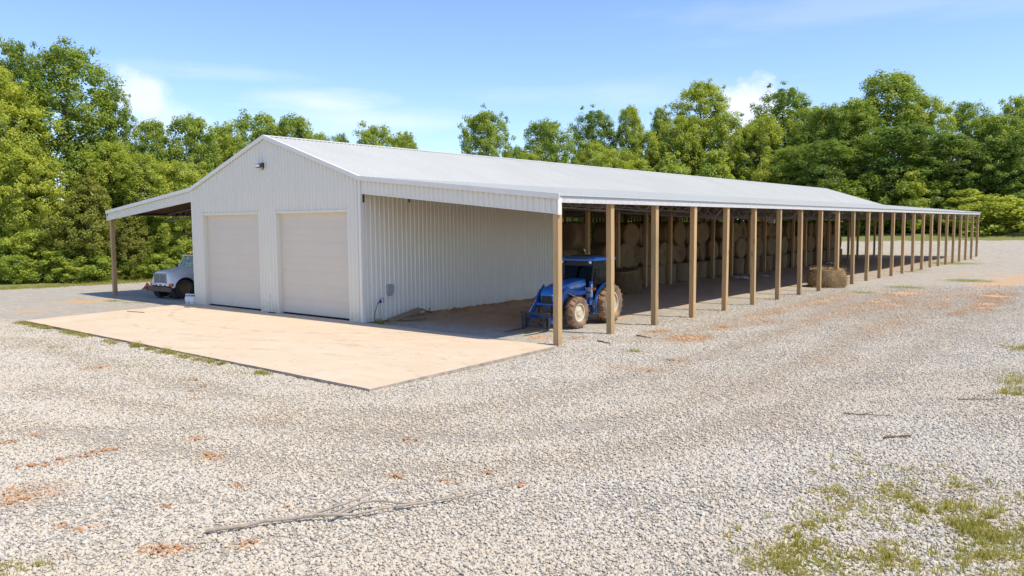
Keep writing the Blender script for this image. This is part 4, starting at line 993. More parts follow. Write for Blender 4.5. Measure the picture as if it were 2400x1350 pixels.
# cab
m = MB(); cr = []
for (z, y0, y1, w) in ((.55, .80, 2.25, 1.0), (1.0, .80, 2.25, 1.03), (1.52, .80, 2.25, 1.0)):
    cr.append([(-w, y0, z), (w, y0, z), (w, y1, z), (-w, y1, z)])
m.loft(cr, smooth=False)
for s in (1, -1):
    m.bar((s * .96, .82, 1.5), (s * .86, 1.18, 2.16), .09, .08); m.bar((s * .985, 1.95, 1.5), (s * .88, 1.92, 2.16), .09, .12); m.bx(s * .80, s * .86, 1.9, 2.25, 1.5, 2.16)
m.bx(-.86, .86, 2.19, 2.25, 1.5, 1.62); m.bx(-.86, .86, 2.19, 2.25, 2.08, 2.16)
tr_ = [[(-.92, 1.10, 2.13), (.92, 1.10, 2.13), (.92, 2.28, 2.13), (-.92, 2.28, 2.13)], [(-.93, 1.08, 2.18), (.93, 1.08, 2.18), (.93, 2.28, 2.18), (-.93, 2.28, 2.18)], [(-.84, 1.20, 2.25), (.84, 1.20, 2.25), (.84, 2.22, 2.25), (-.84, 2.22, 2.25)]]
m.loft(tr_, smooth=False); kb = m.build('cab', M['truckwhite'], tk, bevel=.02)
def tpane(name, pts):
    q = MB(); q.add(pts, [list(range(len(pts)))]); o = q.build(name, M['clearglass'], kb); so = o.modifiers.new('Thickness', 'SOLIDIFY'); so.thickness = .006
tpane('windscreen', [(-.93, .84, 1.58), (.93, .84, 1.58), (.84, 1.16, 2.12), (-.84, 1.16, 2.12)])
for s in (1, -1): tpane('side_window', [(s * .985, .92, 1.53), (s * .99, 1.92, 1.53), (s * .89, 1.9, 2.12), (s * .87, 1.2, 2.12)])
tpane('rear_window', [(-.74, 2.2, 1.62), (.74, 2.2, 1.62), (.74, 2.2, 2.08), (-.74, 2.2, 2.08)])
m = MB(); m.bx(-.85, .85, 1.5, 2.0, 1.0, 1.35); m.bx(-.85, .85, 1.95, 2.12, 1.3, 1.65); m.bx(-.9, .9, .86, 1.1, 1.3, 1.5); m.build('seat', M['interior'], kb)
m = MB(); ring = [Matrix.Rotation(R_(40), 3, 'X') @ Vector((.2 * math.cos(t), .2 * math.sin(t), 0)) + Vector((.45, 1.25, 1.6)) for t in np.linspace(0, 2 * math.pi, 18)]; m.tube(ring, .016, 6); m.build('steering_wheel', M['interior'], kb)
for x in (-.5, -.18, 0, .18, .5):
    m = MB(); m.box((x, 1.14, 2.225), (.10, .07, .05)); m.build('roof_marker', M['amber'], kb, bevel=.01)
for s in (1, -1):
    m = MB(); m.bar((s * 1.0, 1.0, 1.45), (s * 1.22, .92, 1.5), .03, .03); m.bar((s * 1.22, .92, 1.2), (s * 1.22, .92, 1.75), .03, .03); m.box((s * 1.22, .90, 1.52), (.17, .05, .36)); m.build('mirror', M['black'], kb, bevel=.01)
    m = MB(); m.bx(s * 1.03, s * 1.06, 1.75, 1.92, 1.28, 1.33); m.bx(s * .97, s * 1.012, .66, .86, 1.20, 1.25); m.bar((s * 1.005, .55, 1.24), (s * 1.02, .95, 1.08), .035, .045); m.build('latch', M['black'], kb)
m = MB()
for s in (1, -1): m.bx(s * .38, s * .46, -.75, 6.6, .50, .72); m.bx(s * .7, s * 1.05, .9, 1.6, .36, .44)
m.bx(-.9, .9, -.08, .08, .42, .54); m.bx(-.9, .9, 4.22, 4.38, .42, .54); m.bx(-.35, .35, -.6, .8, .5, 1.1); m.build('chassis', M['darksteel'], tk)
m = MB(); m.bx(-1.2, 1.2, 2.6, 6.8, .98, 1.12); m.bx(-1.15, 1.15, 2.6, 2.68, 1.12, 2.0); m.build('flat_bed', M['rust'], tk, bevel=.01)

# ------------------------------------------------------------------ hay bales
def bale_mesh(seed, d=1.42, w=1.22, axis='x'):
    r = np.random.default_rng(seed); m = MB(); n = 40
    prof = [(0.0, 0), (.30, .012), (.60, -.008), (.86, .0), (.965, .035), (1.0, .10)]
    seg = [(d / 2 * a, -w / 2 + b) for a, b in prof] + [(d / 2 * (1 + .012 * math.sin(k * 2.1 + seed)), -w / 2 + .1 + (w - .2) * k / 9) for k in range(1, 9)] + [(d / 2 * a, w / 2 - b) for a, b in prof[::-1]]
    vs = []; ph = r.uniform(0, 6, 4)
    for a, h in seg:
        for k in range(n):
            t = 2 * math.pi * k / n
            q = a * (1 + .014 * math.sin(3 * t + ph[0]) + .012 * math.sin(7 * t + ph[1] + 3 * h) + r.normal(0, .008)) ; hh = h + r.normal(0, .012) + .02 * math.sin(2 * t + ph[2]) * a
            u, v = q * math.cos(t), q * math.sin(t) * .975
            vs.append((hh, u, v) if axis == 'x' else (u, v, hh))
    L_ = len(seg)
    m.add(vs, [(i * n + k, i * n + (k + 1) % n, (i + 1) * n + (k + 1) % n, (i + 1) * n + k) for i in range(L_ - 1) for k in range(n)], 0, True)
    # loose straws standing off the surface
    for k in range(1100):
        t = r.uniform(0, 2 * math.pi); side = r.random() < .55
        if side: rad, h = d / 2 * .995, r.uniform(-w / 2 + .05, w / 2 - .05)
        else: rad, h = d / 2 * math.sqrt(r.random()) * .97, (w / 2 - .01) * (1 if r.random() < .5 else -1)
        c = Vector((h, rad * math.cos(t), rad * math.sin(t) * .975)); dr = Vector(r.normal(0, 1, 3)).normalized()
        nn = (Vector((0, math.cos(t), math.sin(t))) if side else Vector((1 if h > 0 else -1, 0, 0)))
        dr = (dr - nn * dr.dot(nn) * .75).normalized(); l = r.uniform(.05, .16); sd = dr.cross(nn).normalized() * .006
        p = [c - sd, c + sd, c + dr * l + nn * r.uniform(.0, .05)]
        if axis != 'x': p = [Vector((q.y, q.z, q.x)) for q in p]
        m.add(p, [(0, 1, 2)], 0, True)
    return m.mesh('hay_bale', M['darkstraw'], 60)
BL = [bale_mesh(s) for s in range(4)]; BS = [bale_mesh(s + 10, 1.46, 1.2, 'z') for s in range(3)]
rb = random.Random(5)
ORD = ['first', 'second', 'third', 'fourth', 'fifth', 'sixth', 'seventh', 'eighth', 'ninth', 'tenth', 'eleventh', 'twelfth', 'thirteenth', 'fourteenth', 'fifteenth', 'sixteenth', 'seventeenth', 'eighteenth', 'nineteenth', 'twentieth', 'twenty-first', 'twenty-second', 'twenty-third', 'twenty-fourth', 'twenty-fifth', 'twenty-sixth', 'twenty-seventh', 'twenty-eighth', 'twenty-ninth', 'thirtieth', 'thirty-first']
def bale(me, x, y, z, rot, label, group='round hay bales stacked along the barn'):
    o = link('hay_bale', me, None, 0, (x, y, z)); o.rotation_euler = rot; q = rb.uniform(1.0, 1.12); o.scale = (rb.uniform(.93, 1.1), q, q) if abs(rot[0]) > .2 or 'side' in label else (1, 1, 1); return tag(o, label, 'hay bale', group)
NC = 29; Y0 = 17.9; ST = 1.47
for i in range(NC):
    y = Y0 + ST * i; j = lambda a: rb.uniform(-a, a)
    bale(rb.choice(BS), -.85 + j(.12), y + j(.04), .58, (j(.03), j(.03), j(6)), 'hay bale standing on end on the floor, %s along the aisle from the tractor' % ORD[i])
    z2 = 1.18 + .70; bale(rb.choice(BL), -.95 + j(.26), y + j(.04), z2, (j(3.1), j(.04), j(.2)), 'round hay bale on its side in the middle layer, %s from the tractor' % ORD[i])
    if i < NC - 1 and i not in (9, 20):
        bale(rb.choice(BL), -1.05 + j(.3), y + ST / 2 + j(.04), 1.88 + 1.19, (j(3.1), j(.05), j(.25)), 'round hay bale in the topmost layer, %s from the tractor' % ORD[i])
# stack that closes off the space behind the shop
for k in range(6):
    x = -1.0 - 1.48 * k
    for q, (z, nm) in enumerate(((.70, 'bottom'), (1.92, 'middle'), (3.10, 'top'))):
        if q < 2 and k > 3: continue
        bale(rb.choice(BL), x - (.0 if q != 1 else .7), 15.2 + rb.uniform(-.15, .15), z, (rb.uniform(0, 3), 0, R_(90) + rb.uniform(-.05, .05)), 'round hay bale behind the shop, %s layer, %s from the aisle' % (nm, ORD[k]), 'bales stacked behind the shop')
for k in range(2):
    for q, (z, nm) in enumerate(((.70, 'bottom'), (1.92, 'middle'), (3.10, 'top'))):
        bale(rb.choice(BL), -2.35 - 1.48 * k, 16.75 + rb.uniform(-.1, .1), z, (rb.uniform(0, 3), 0, R_(90) + rb.uniform(-.05, .05)), 'round hay bale tucked in behind the frayed bale, %s layer, %s inwards' % (nm, ORD[k]), 'bales stacked behind the shop')
# the frayed bale on end beside the tractor and the burst bale at the eave
def frayed(seed, d, h, squash, name, label, loc, n=5200):
    r = np.random.default_rng(seed); m = MB(); k_ = 44; rows = 9; vs = []
    for i in range(rows + 1):
        t = i / rows; z = h * t
        for k in range(k_):
            a = 2 * math.pi * k / k_; rad = d / 2 * (1 + squash * math.sin(math.pi * min(1, t * 1.1)) - .05 * t) * (1 + .05 * math.sin(3 * a + seed) + .04 * math.sin(5 * a + 2 * t) + r.normal(0, .012))
            vs.append((rad * 1.1 * math.cos(a), rad * math.sin(a), z + (.06 * math.sin(2 * a + seed) * t)))
    m.add(vs, [(i * k_ + k, i * k_ + (k + 1) % k_, (i + 1) * k_ + (k + 1) % k_, (i + 1) * k_ + k) for i in range(rows) for k in range(k_)], 0, True)
    top = rows * k_; prev = list(range(top, top + k_))
    for f, up in ((.72, .05), (.4, .03), (.12, .07)):
        ring = []
        for k in range(k_):
            x, y, z = vs[top + k]; ring.append((x * f + r.normal(0, .02), y * f + r.normal(0, .02), z + up + r.normal(0, .02)))
        m.add(ring, [], 0); o = len(m.v) - k_; cur = list(range(o, o + k_))
        for k in range(k_): m.f.append([prev[k], prev[(k + 1) % k_], cur[(k + 1) % k_], cur[k]]); m.m.append(0); m.sm.append(True)
        prev = cur
    m.f.append(prev); m.m.append(0); m.sm.append(True)
    for k in range(n):
        i = r.integers(0, rows); a = r.uniform(0, 2 * math.pi)
        p = Vector(vs[i * k_ + int(a / 2 / math.pi * k_) % k_]); nn = Vector((math.cos(a), math.sin(a), 0))
        if r.random() < .35: p = Vector((p.x * math.sqrt(r.random()), p.y * math.sqrt(r.random()), h + .06)); nn = Vector((0, 0, 1))
        dr = Vector((r.normal(0, .5), r.normal(0, .5), r.normal(-.5 if seed == 2 else -.9, .5))).normalized(); l = r.uniform(.1, .32); sd = dr.cross(nn).normalized() * .007
        m.add([p - sd + nn * .01, p + sd + nn * .01, p + dr * l + nn * r.uniform(.02, .1)], [(0, 1, 2)], 0, True)
    o = m.build(name, M['straw' if seed == 2 else 'darkstraw'], None, 0, loc, 60); return tag(o, label, 'hay bale')
frayed(1, 1.50, 1.22, .05, 'hay_bale', 'frayed hay bale standing on end just behind the tractor', (1.0, 17.3, 0))
frayed(2, 1.75, .98, .10, 'hay_bale', 'burst hay bale alone in the sun at the lean-to edge', (8.35, 27.6, -.02), 5200)

# ------------------------------------------------------------------ trees
def leaves_mesh(name, cen, nrm, size, tint, mat, rng, aspect=.62):
    """diamond leaves folded along the midrib: cen (n,3), nrm (n,3)"""
    n = len(cen)
    t = rng.normal(0, 1, (n, 3)); t -= nrm * (t * nrm).sum(1, keepdims=True); t /= np.linalg.norm(t, axis=1, keepdims=True) + 1e-9
    b = np.cross(nrm, t); s = size[:, None]
    p0 = cen - t * s * .5; p1 = cen + b * s * .5 * aspect + nrm * s * .08; p2 = cen + t * s * .5 - nrm * s * .06; p3 = cen - b * s * .5 * aspect + nrm * s * .08
    co = np.stack([p0, p1, p2, p3], 1).reshape(-1, 3)
    q = np.arange(n * 4).reshape(n, 4)
    me = mesh_np(name, co, q); me.materials.append(mat)
    a = me.attributes.new('tint', 'FLOAT', 'FACE'); a.data.foreach_set('value', tint.astype(np.float32))
    return me

def profile(kind, t):
    if kind == 'T': return np.interp(t, [0, .12, .35, .6, .82, .94, 1], [.45, .78, 1.0, .98, .84, .62, .26])
    if kind == 'R': return np.interp(t, [0, .12, .4, .7, .9, 1], [.55, .88, 1.0, .97, .74, .34])
    if kind == 'C': return np.interp(t, [0, .08, .3, .6, .85, 1], [.70, .95, 1.0, .74, .40, .08])
    if kind == 'S': return np.interp(t, [0, .15, .45, .75, 1], [.5, .9, 1.0, .7, .2])
    return np.interp(t, [0, .2, .55, .85, 1], [.85, 1.0, .95, .65, .25])

def make_tree(kind, seed):
    """trunk and crown meshes at nominal size: height 1 unit = 16 m tall, half-width 3 m"""
    r = np.random.default_rng(seed)
    Hn, Wn = {'T': (16, 3.4), 'R': (13, 3.2), 'C': (7, 2.4), 'S': (5.5, 1.7), 'B': (3.0, 1.5)}[kind]
    zb = {'T': .16, 'R': .08, 'C': .02, 'S': .08, 'B': .02}[kind] * Hn
    lobes = [(r.uniform(0, 2 * math.pi), r.uniform(.1, .95), r.uniform(.15, .45) * (1 if r.random() < .62 else -1), r.uniform(.35, .8)) for _ in range(16)]
    def rad(t, a):
        f = profile(kind, t)
        for (la, lt, amp, wd) in lobes:
            da = np.abs((a - la + math.pi) % (2 * math.pi) - math.pi)
            f = f * (1 + amp * np.exp(-(da / wd) ** 2 - ((t - lt) / .13) ** 2))
        return f * Wn
    ncl = {'T': 430, 'R': 360, 'C': 250, 'S': 75, 'B': 56}[kind]; per = {'T': 105, 'R': 105, 'C': 95, 'S': 110, 'B': 100}[kind]
    cr = {'T': .55, 'R': .53, 'C': .38, 'S': .46, 'B': .42}[kind]; ls = {'T': .20, 'R': .195, 'C': .17, 'S': .19, 'B': .18}[kind]
    cl = []
    tries = 0
    while len(cl) < ncl and tries < 9000:
        tries += 1
        t = r.beta(1.25, 1.15); a = r.uniform(0, 2 * math.pi); u = r.random() ** (.40 if kind != 'B' else .6)
        rr = rad(t, a) * u * .95
        p = np.array([rr * math.cos(a), rr * math.sin(a), zb + (Hn - zb) * t * .97])
        if u > .35 and cl and min(np.sum((c[0] - p) ** 2) for c in cl) < (cr * .55) ** 2: continue
        cl.append((p, u, t))
    # a few loose sprays that break the outline
    for _ in range(ncl // 16):
        t = r.uniform(.25, 1.0); a = r.uniform(0, 2 * math.pi); rr = rad(t, a) * r.uniform(1.02, 1.22)
        cl.append((np.array([rr * math.cos(a), rr * math.sin(a), zb + (Hn - zb) * min(1.03, t + r.uniform(0, .04))]), 1.15, t))
    CE, NO, SZ, TI = [], [], [], []
    for (p, u, t) in cl:
        k = int(per * r.uniform(.6, 1.25) * (.5 if u > 1.1 else 1)); R = cr * r.uniform(.65, 1.35) * (.7 if u > 1.1 else 1)
        d = r.normal(0, 1, (k, 3)); d /= np.linalg.norm(d, axis=1, keepdims=True)
        q = R * (r.random((k, 1)) ** .45)
        off = d * q * np.array([1.08, 1.08, .85])
        off[:, 2] -= .05 * (off[:, 0] ** 2 + off[:, 1] ** 2) / R          # sprays droop at their rims
        c = p + off
        out = p - np.array([0, 0, zb + (Hn - zb) * .42]); out = out / (np.linalg.norm(out) + 1e-6)
        n = d * .7 + out * .45 + np.array([0, 0, .45]) + r.normal(0, .5, (k, 3)); n /= np.linalg.norm(n, axis=1, keepdims=True)
        CE.append(c); NO.append(n); SZ.append(ls * r.uniform(.65, 1.35, k)); TI.append(np.full(k, r.random()))
    me = leaves_mesh('crown', np.concatenate(CE), np.concatenate(NO), np.concatenate(SZ), np.concatenate(TI), M['cedar' if kind == 'C' else 'leaf'], r)
    # trunk and limbs
    m = MB(); pts, rd = [], []; r0 = {'T': .24, 'R': .21, 'C': .14, 'S': .06, 'B': .035}[kind]; bx_, by_ = r.normal(0, .03 * Hn, 2)
    for k in range(9):
        t = k / 8; pts.append((bx_ * t * t + r.normal(0, .012 * Hn) * (k > 0), by_ * t * t + r.normal(0, .012 * Hn) * (k > 0), -.3 + (Hn * .92 + .3) * t)); rd.append(r0 * (1.25 if k == 0 else 1) * (1 - t) ** .8 + .02)
    m.tube(pts, rd, 8)
    def at(z):
        z = max(0, min(Hn * .9, z)); f = (z + .3) / (Hn * .92 + .3) * 8; i = min(7, int(f)); g = f - i
        return Vector(pts[i]).lerp(Vector(pts[i + 1]), g), rd[i] * (1 - g) + rd[i + 1] * g
    for (p, u, t) in [c for c in cl if c[1] > .55][: {'T': 46, 'R': 42, 'C': 26, 'S': 14, 'B': 16}[kind]]:
        hr = math.hypot(p[0], p[1]); a, ra = at(p[2] - hr * r.uniform(.45, .9)); e = Vector(p); mid = a.lerp(e, .5) + Vector((0, 0, .08 * hr)) + Vector(r.normal(0, .05 * hr, 3))
        q = min(ra * .55, .012 * hr + .03); m.tube([a, mid, e], [q, q * .65, .012], 5, cap=False)
    return m.mesh('trunk', M['bark']), me, Hn, Wn

VAR = {k: [make_tree(k, s) for s in range(n)] for k, n in (('T', 5), ('R', 5), ('C', 2), ('S', 3), ('B', 3))}
NAMES = {'T': ('tree', 'tree'), 'R': ('tree', 'tree'), 'C': ('cedar_tree', 'cedar tree'), 'S': ('young_tree', 'young tree'), 'B': ('bush', 'bush')}
rt = random.Random(3); cnt = {k: rt.randrange(5) for k in VAR}
def plant(x, y, z, h, w, kind, hue, label):
    v = VAR[kind][cnt[kind] % len(VAR[kind])]; cnt[kind] += 1
    nm, cat = NAMES[kind]
    root = empty(nm, (x, y, z - .05), rt.uniform(0, 6.28)); tag(root, label, cat, GROUPS[0] if y < 60 else GROUPS[1])
    w *= {'T': 1.12, 'R': 1.16, 'C': 1.0, 'S': 1.15, 'B': 1.1}[kind]; sx = w / v[3]; sz = h / v[2]
    t = link('trunk', v[0], root); t.scale = (sx * .5 + sz * .5,) * 2 + (sz,)
    t.scale = (sx, sx, sz)
    c = link('crown', v[1], root); c.scale = (sx, sx, sz); c['hue'] = float(min(1, max(0, hue * 1.0 + .02 + rt.uniform(-.12, .12))))
    return root
GROUPS = ('trees along the left edge of the yard', 'trees of the wood behind the barn')
for tdef, lab in zip(TREES, TREE_LABELS): plant(*tdef, lab)

# the shaded depth of the wood behind the nearer trunks: one mass nobody could count
def thicket(name, path, depth, height, n, seed, leaf=.34):
    r = np.random.default_rng(seed); P = np.array(path, float); seg = np.linalg.norm(np.diff(P[:, :2], axis=0), axis=1); cum = np.concatenate([[0], np.cumsum(seg)])
    s = r.uniform(0, cum[-1], n // 26); X = np.interp(s, cum, P[:, 0]); Y = np.interp(s, cum, P[:, 1])
    dx = np.interp(s, cum, P[:, 2]); dy = np.interp(s, cum, P[:, 3]); u = r.random(len(s)) * depth
    hmax = height * (.72 + .28 * np.sin(s * .55 + seed) * np.cos(s * .23)) * (.65 + .35 * u / depth)
    Zc = ground_z(X, Y + dy * u) + hmax * r.random(len(s)) ** .85
    ce = np.repeat(np.stack([X + dx * u, Y + dy * u, Zc], 1), 26, 0); k = len(ce)
    d = r.normal(0, 1, (k, 3)); d /= np.linalg.norm(d, axis=1, keepdims=True)
    ce = ce + d * (r.random((k, 1)) ** .5) * np.array([.9, .9, .55]); nn = d * .5 + np.array([0, 0, .8]) + r.normal(0, .45, (k, 3)); nn /= np.linalg.norm(nn, axis=1, keepdims=True)
    me = leaves_mesh(name, ce, nn, leaf * r.uniform(.6, 1.4, k), np.repeat(r.random(len(s)), 26), M['leaf'], r)
    o = tag(link(name, me), kind='stuff'); o['hue'] = .12; return o
thicket('undergrowth', [(-47, -14, -1, .3), (-40, -3, -1, .3), (-36.5, 6, -1, .35), (-35, 14, -1, .2), (-34.5, 28, -1, 0), (-33.5, 44, -1, 0), (-34, 56, -1, 0), (-46, 82, -.5, .8), (-46, 92, -.5, .8)], 7, 7.0, 60000, 4)
thicket('undergrowth', [(-50, 92, -.3, 1), (-36, 98, -.2, 1), (-24, 104, 0, 1), (-12, 103, 0, 1), (0, 103, 0, 1), (14, 104, 0, 1), (32, 104, 0, 1)], 14, 11.0, 80000, 9, .45)

# ------------------------------------------------------------------ small things
def tank(x, y, rz, label):
    t = empty('propane_tank', (x, y, .06), rz); tag(t, label, 'propane tank', 'propane tanks by the garage corner')
    m = MB(); m.lathe([(.001, .04), (.10, .045), (.145, .085), (.152, .13), (.152, .27), (.142, .315), (.10, .35), (.03, .365), (.001, .366)], 'z', (0, 0, 0), 24, closed=False); m.build('tank_body', M['white'], t)
    m = MB(); m.lathe([(.10, 0), (.108, 0), (.108, .05), (.10, .05)], 'z', (0, 0, 0), 20); m.build('foot_ring', M['white'], t)
    m = MB()
    for a in (40, 140, 220, 320):
        m.bar((.098 * math.cos(R_(a)), .098 * math.sin(R_(a)), .33), (.098 * math.cos(R_(a)), .098 * math.sin(R_(a)), .45), .05, .008)
    m.lathe([(.094, .42), (.102, .42), (.102, .47), (.094, .47)], 'z', (0, 0, 0), 20); m.build('collar', M['white'], t)
    m = MB(); m.tube([(0, 0, .36), (0, 0, .42)], .02, 8); m.tube([(0, 0, .42), (0, 0, .435)], .04, 10); m.build('valve', M['darksteel'], t)
tank(-12.66, -.16, .3, 'white propane tank farther from the garage wall, left of its twin'); tank(-12.33, -.14, 1.2, 'white propane tank right against the garage corner')

# yard hydrant with hose by the side wall
h = empty('yard_hydrant', (.42, .50, 0)); tag(h, 'slim yard hydrant with dark blue handle by the white side wall', 'hydrant')
m = MB(); m.tube([(0, 0, -.1), (0, 0, .80)], .018, 8); m.build('pipe', M['greybox'], h)
m = MB(); m.box((0, 0, .84), (.07, .07, .12)); m.tube([(0, -.03, .82), (-.02, -.10, .80), (-.03, -.12, .74)], .022, 8); m.tube([(0, 0, .9), (.0, .04, .97), (.02, .12, .96), (.03, .15, .88), (.02, .12, .78)], .013, 6); m.build('handle', M['navy'], h)
m = MB(); m.tube([(-.03, -.12, .74), (-.05, -.17, .6), (-.08, -.22, .4), (-.08, -.24, .2), (-.04, -.22, .06), (.05, -.16, .03), (.2, -.1, .02)], .013, 6); m.build('hose', M['black'], h)

def plank(x, y, z, l, rot, label, w=.19):
    m = MB(); m.bx(-l / 2, l / 2, -w / 2, w / 2, -.02, .02); o = m.build('plank', M['oldwood'], None, .004, (x, y, z)); o.rotation_euler = rot
    return tag(o, label, 'plank', 'planks leaning on the clay bank')
plank(.42, 1.75, .20, 1.5, (.5, R_(-14), R_(80)), 'wide brown plank leaning up against the white side wall', .26)
plank(.85, 2.0, .12, 1.3, (.1, R_(-5), R_(68)), 'brown plank lying in front of the leaning plank')
m = MB(); m.tube([(.42, 2.35, .33), (.44, 2.6, .38), (.5, 2.9, .24), (.55, 3.1, .20)], .025, 6); m.tube([(.5, 2.95, .22), (.45, 3.1, .38)], .018, 5); tag(m.build('old_hose', M['black']), 'short piece of bent black hose poking out of the clay bank', 'hose')

def sheet(x, y, s, seed, label):
    r = np.random.default_rng(seed); n = 11; m = MB(); vs = []
    for i in range(n):
        for j in range(n):
            u, v = i / (n - 1) - .5, j / (n - 1) - .5
            vs.append((u * s * (1 + .2 * math.sin(7 * v)), v * s * .6 * (1 + .2 * math.cos(5 * u)), .03 + .13 * s * abs(math.sin(6 * u + seed) * math.cos(7 * v + seed)) + r.uniform(0, .07 * s)))
    m.add(vs, [(i * n + j, i * n + j + 1, (i + 1) * n + j + 1, (i + 1) * n + j) for i in range(n - 1) for j in range(n - 1)], 0)
    o = m.build('plastic_sheet', M['plastic'], None, 0, (x, y, 0)); so = o.modifiers.new('Thickness', 'SOLIDIFY'); so.thickness = .003; tag(o, label, 'plastic sheet', 'plastic scraps on the barn floor')
sheet(2.15, 30.2, 1.0, 1, 'large crumpled white plastic sheet on the dirt floor before the bales'); sheet(2.35, 33.6, .45, 4, 'small torn white plastic scrap just beyond the large sheet'); sheet(.9, 52.5, .9, 2, 'crumpled white plastic sheet far back on the dirt floor behind the burst bale')
m = MB(); m.bx(-.24, .24, -.12, .12, -.32, .32); m.tube([(.0, 0, .32), (0, 0, .6)], .03, 8); o = m.build('fuse_box', M['white'], None, .015, (-.2, 41.2, 3.98)); tag(o, 'white metal box fixed high on an inner post above the bales', 'box')

# dead branch in the foreground
def drop(L_, z): return [(x, y, zz) for (x, y), zz in zip(L_, z)]
BR = [(14.37, -14.49), (14.49, -14.34), (14.6, -14.12), (14.72, -13.9), (14.89, -13.58), (15.06, -13.39), (15.24, -13.23), (15.38, -13.03), (15.48, -12.76), (15.58, -12.49), (15.81, -12.17), (15.87, -11.91), (16.01, -11.56), (16.12, -11.23), (16.18, -10.96)]
B2 = [(15.24, -13.23), (15.22, -12.99), (15.21, -12.76), (15.34, -12.58), (15.6, -12.43), (15.81, -12.17)]
B3 = [(14.98, -13.46), (15.07, -12.99), (15.12, -12.67), (15.07, -12.34), (15.06, -12.13), (15.2, -11.91), (15.47, -11.67)]
br = empty('dead_branch', (14.37, -14.49, 0)); tag(br, 'long bleached dead branch lying on the gravel in the foreground', 'branch')
def sh(L_): return [(x - 14.37, y + 14.49, z) for x, y, z in L_]
def wig(n, lo, hi, s):
    r = random.Random(s); return [r.uniform(lo, hi) for _ in range(n)]
m = MB(); m.tube(sh(drop(BR, [.045, .06, .05, .075, .055, .085, .075, .055, .06, .05, .065, .05, .055, .05, .06])), [.027, .024, .025, .023, .024, .021, .022, .018, .016, .016, .015, .013, .011, .008, .004], 8); m.build('stem', M['stick'], br)
m = MB(); m.tube(sh(drop(B2, [.07, .09, .10, .10, .08, .055])), [.021, .018, .015, .014, .013, .010], 7); m.build('side_shoot', M['stick'], br)
m = MB(); m.tube(sh(drop(B3, [.075, .10, .12, .14, .13, .12, .10])), [.017, .015, .013, .012, .010, .008, .005], 7); m.build('side_shoot', M['stick'], br)
m = MB(); m.tube(sh(drop([(15.95, -11.7), (16.15, -11.75), (16.3, -11.8)], [.05, .05, .04])), [.006, .005, .003], 5); m.tube(sh(drop([(16.16, -11.02), (16.1, -10.7), (16.2, -10.4)], [.06, .09, .12])), [.005, .004, .002], 5); m.tube(sh(drop([(15.87, -11.91), (15.8, -11.6), (15.95, -11.3)], [.05, .08, .06])), [.008, .006, .003], 5); m.build('twig', M['stick'], br)

def stick(pts, r0, label, mat='twig', side=True, seed=0):
    rr = random.Random(seed); a = Vector(pts[0]); b = Vector(pts[-1]); n = 6; P = []
    for k in range(n + 1): t = k / n; p = a.lerp(b, t); P.append((p.x + rr.uniform(-.03, .03), p.y + rr.uniform(-.03, .03), .03 + rr.uniform(0, .02)))
    m = MB(); m.tube(P, [r0 * (1 - .6 * k / n) for k in range(n + 1)], 6)
    if side:
        for k in (2, 4): q = Vector(P[k]); d = (b - a).normalized(); e = q + Vector((d.x * .25 - d.y * .12 * (1 if k == 2 else -1), d.y * .25 + d.x * .12 * (1 if k == 2 else -1), .04)); m.tube([q, e], [r0 * .5, r0 * .25], 5)
    return tag(m.build('stick', M[mat]), label, 'stick', 'fallen sticks on the gravel')
stick([(18.62, -3.72), (19.35, -3.35)], .014, 'thin brown forked stick on open gravel right of centre', seed=1)
stick([(19.65, -5.1), (20.0, -4.62)], .028, 'dark thick stick lying by a small weed on the right gravel', seed=2, side=False)
stick([(20.1, -1.0), (20.75, -.55)], .016, 'thin brown stick lying against the weedy bank at the right edge', seed=3)
stick([(9.62, 1.45), (10.25, 1.15)], .03, 'short dark stick on the gravel beside the second post', seed=4, side=False)
stick([(10.0, 3.15), (10.6, 3.05)], .03, 'short dark stick on the gravel near the third post', seed=5, side=False)
stick([(20.95, -7.55), (21.35, -6.9)], .012, 'pale thin twig beside the weeds at lower right', 'stick', seed=6)
m = MB(); m.box((0, 0, .02), (.34, .10, .04), 0, Matrix.Rotation(.25, 3, 'Z')); tag(m.build('wood_block', M['oldwood'], None, .01, (-10.9, -1.15, .06)), 'small brown scrap of wood lying on the slab near the propane tanks', 'wood scrap')
m = MB(); m.bar((-.55, -.1, .012), (.55, .1, .012), .045, .02); tag(m.build('lath', M['oldwood'], None, .003, (-10.9, -3.5, .063)), 'thin wooden lath lying flat on the tan slab', 'lath')
m = MB(); m.box((0, 0, .02), (.42, .10, .03)); tag(m.build('door_stop', M['black'], None, .008, (-5.75, -.16, .058)), 'flat black strip on the slab between the two garage doors', 'strip')

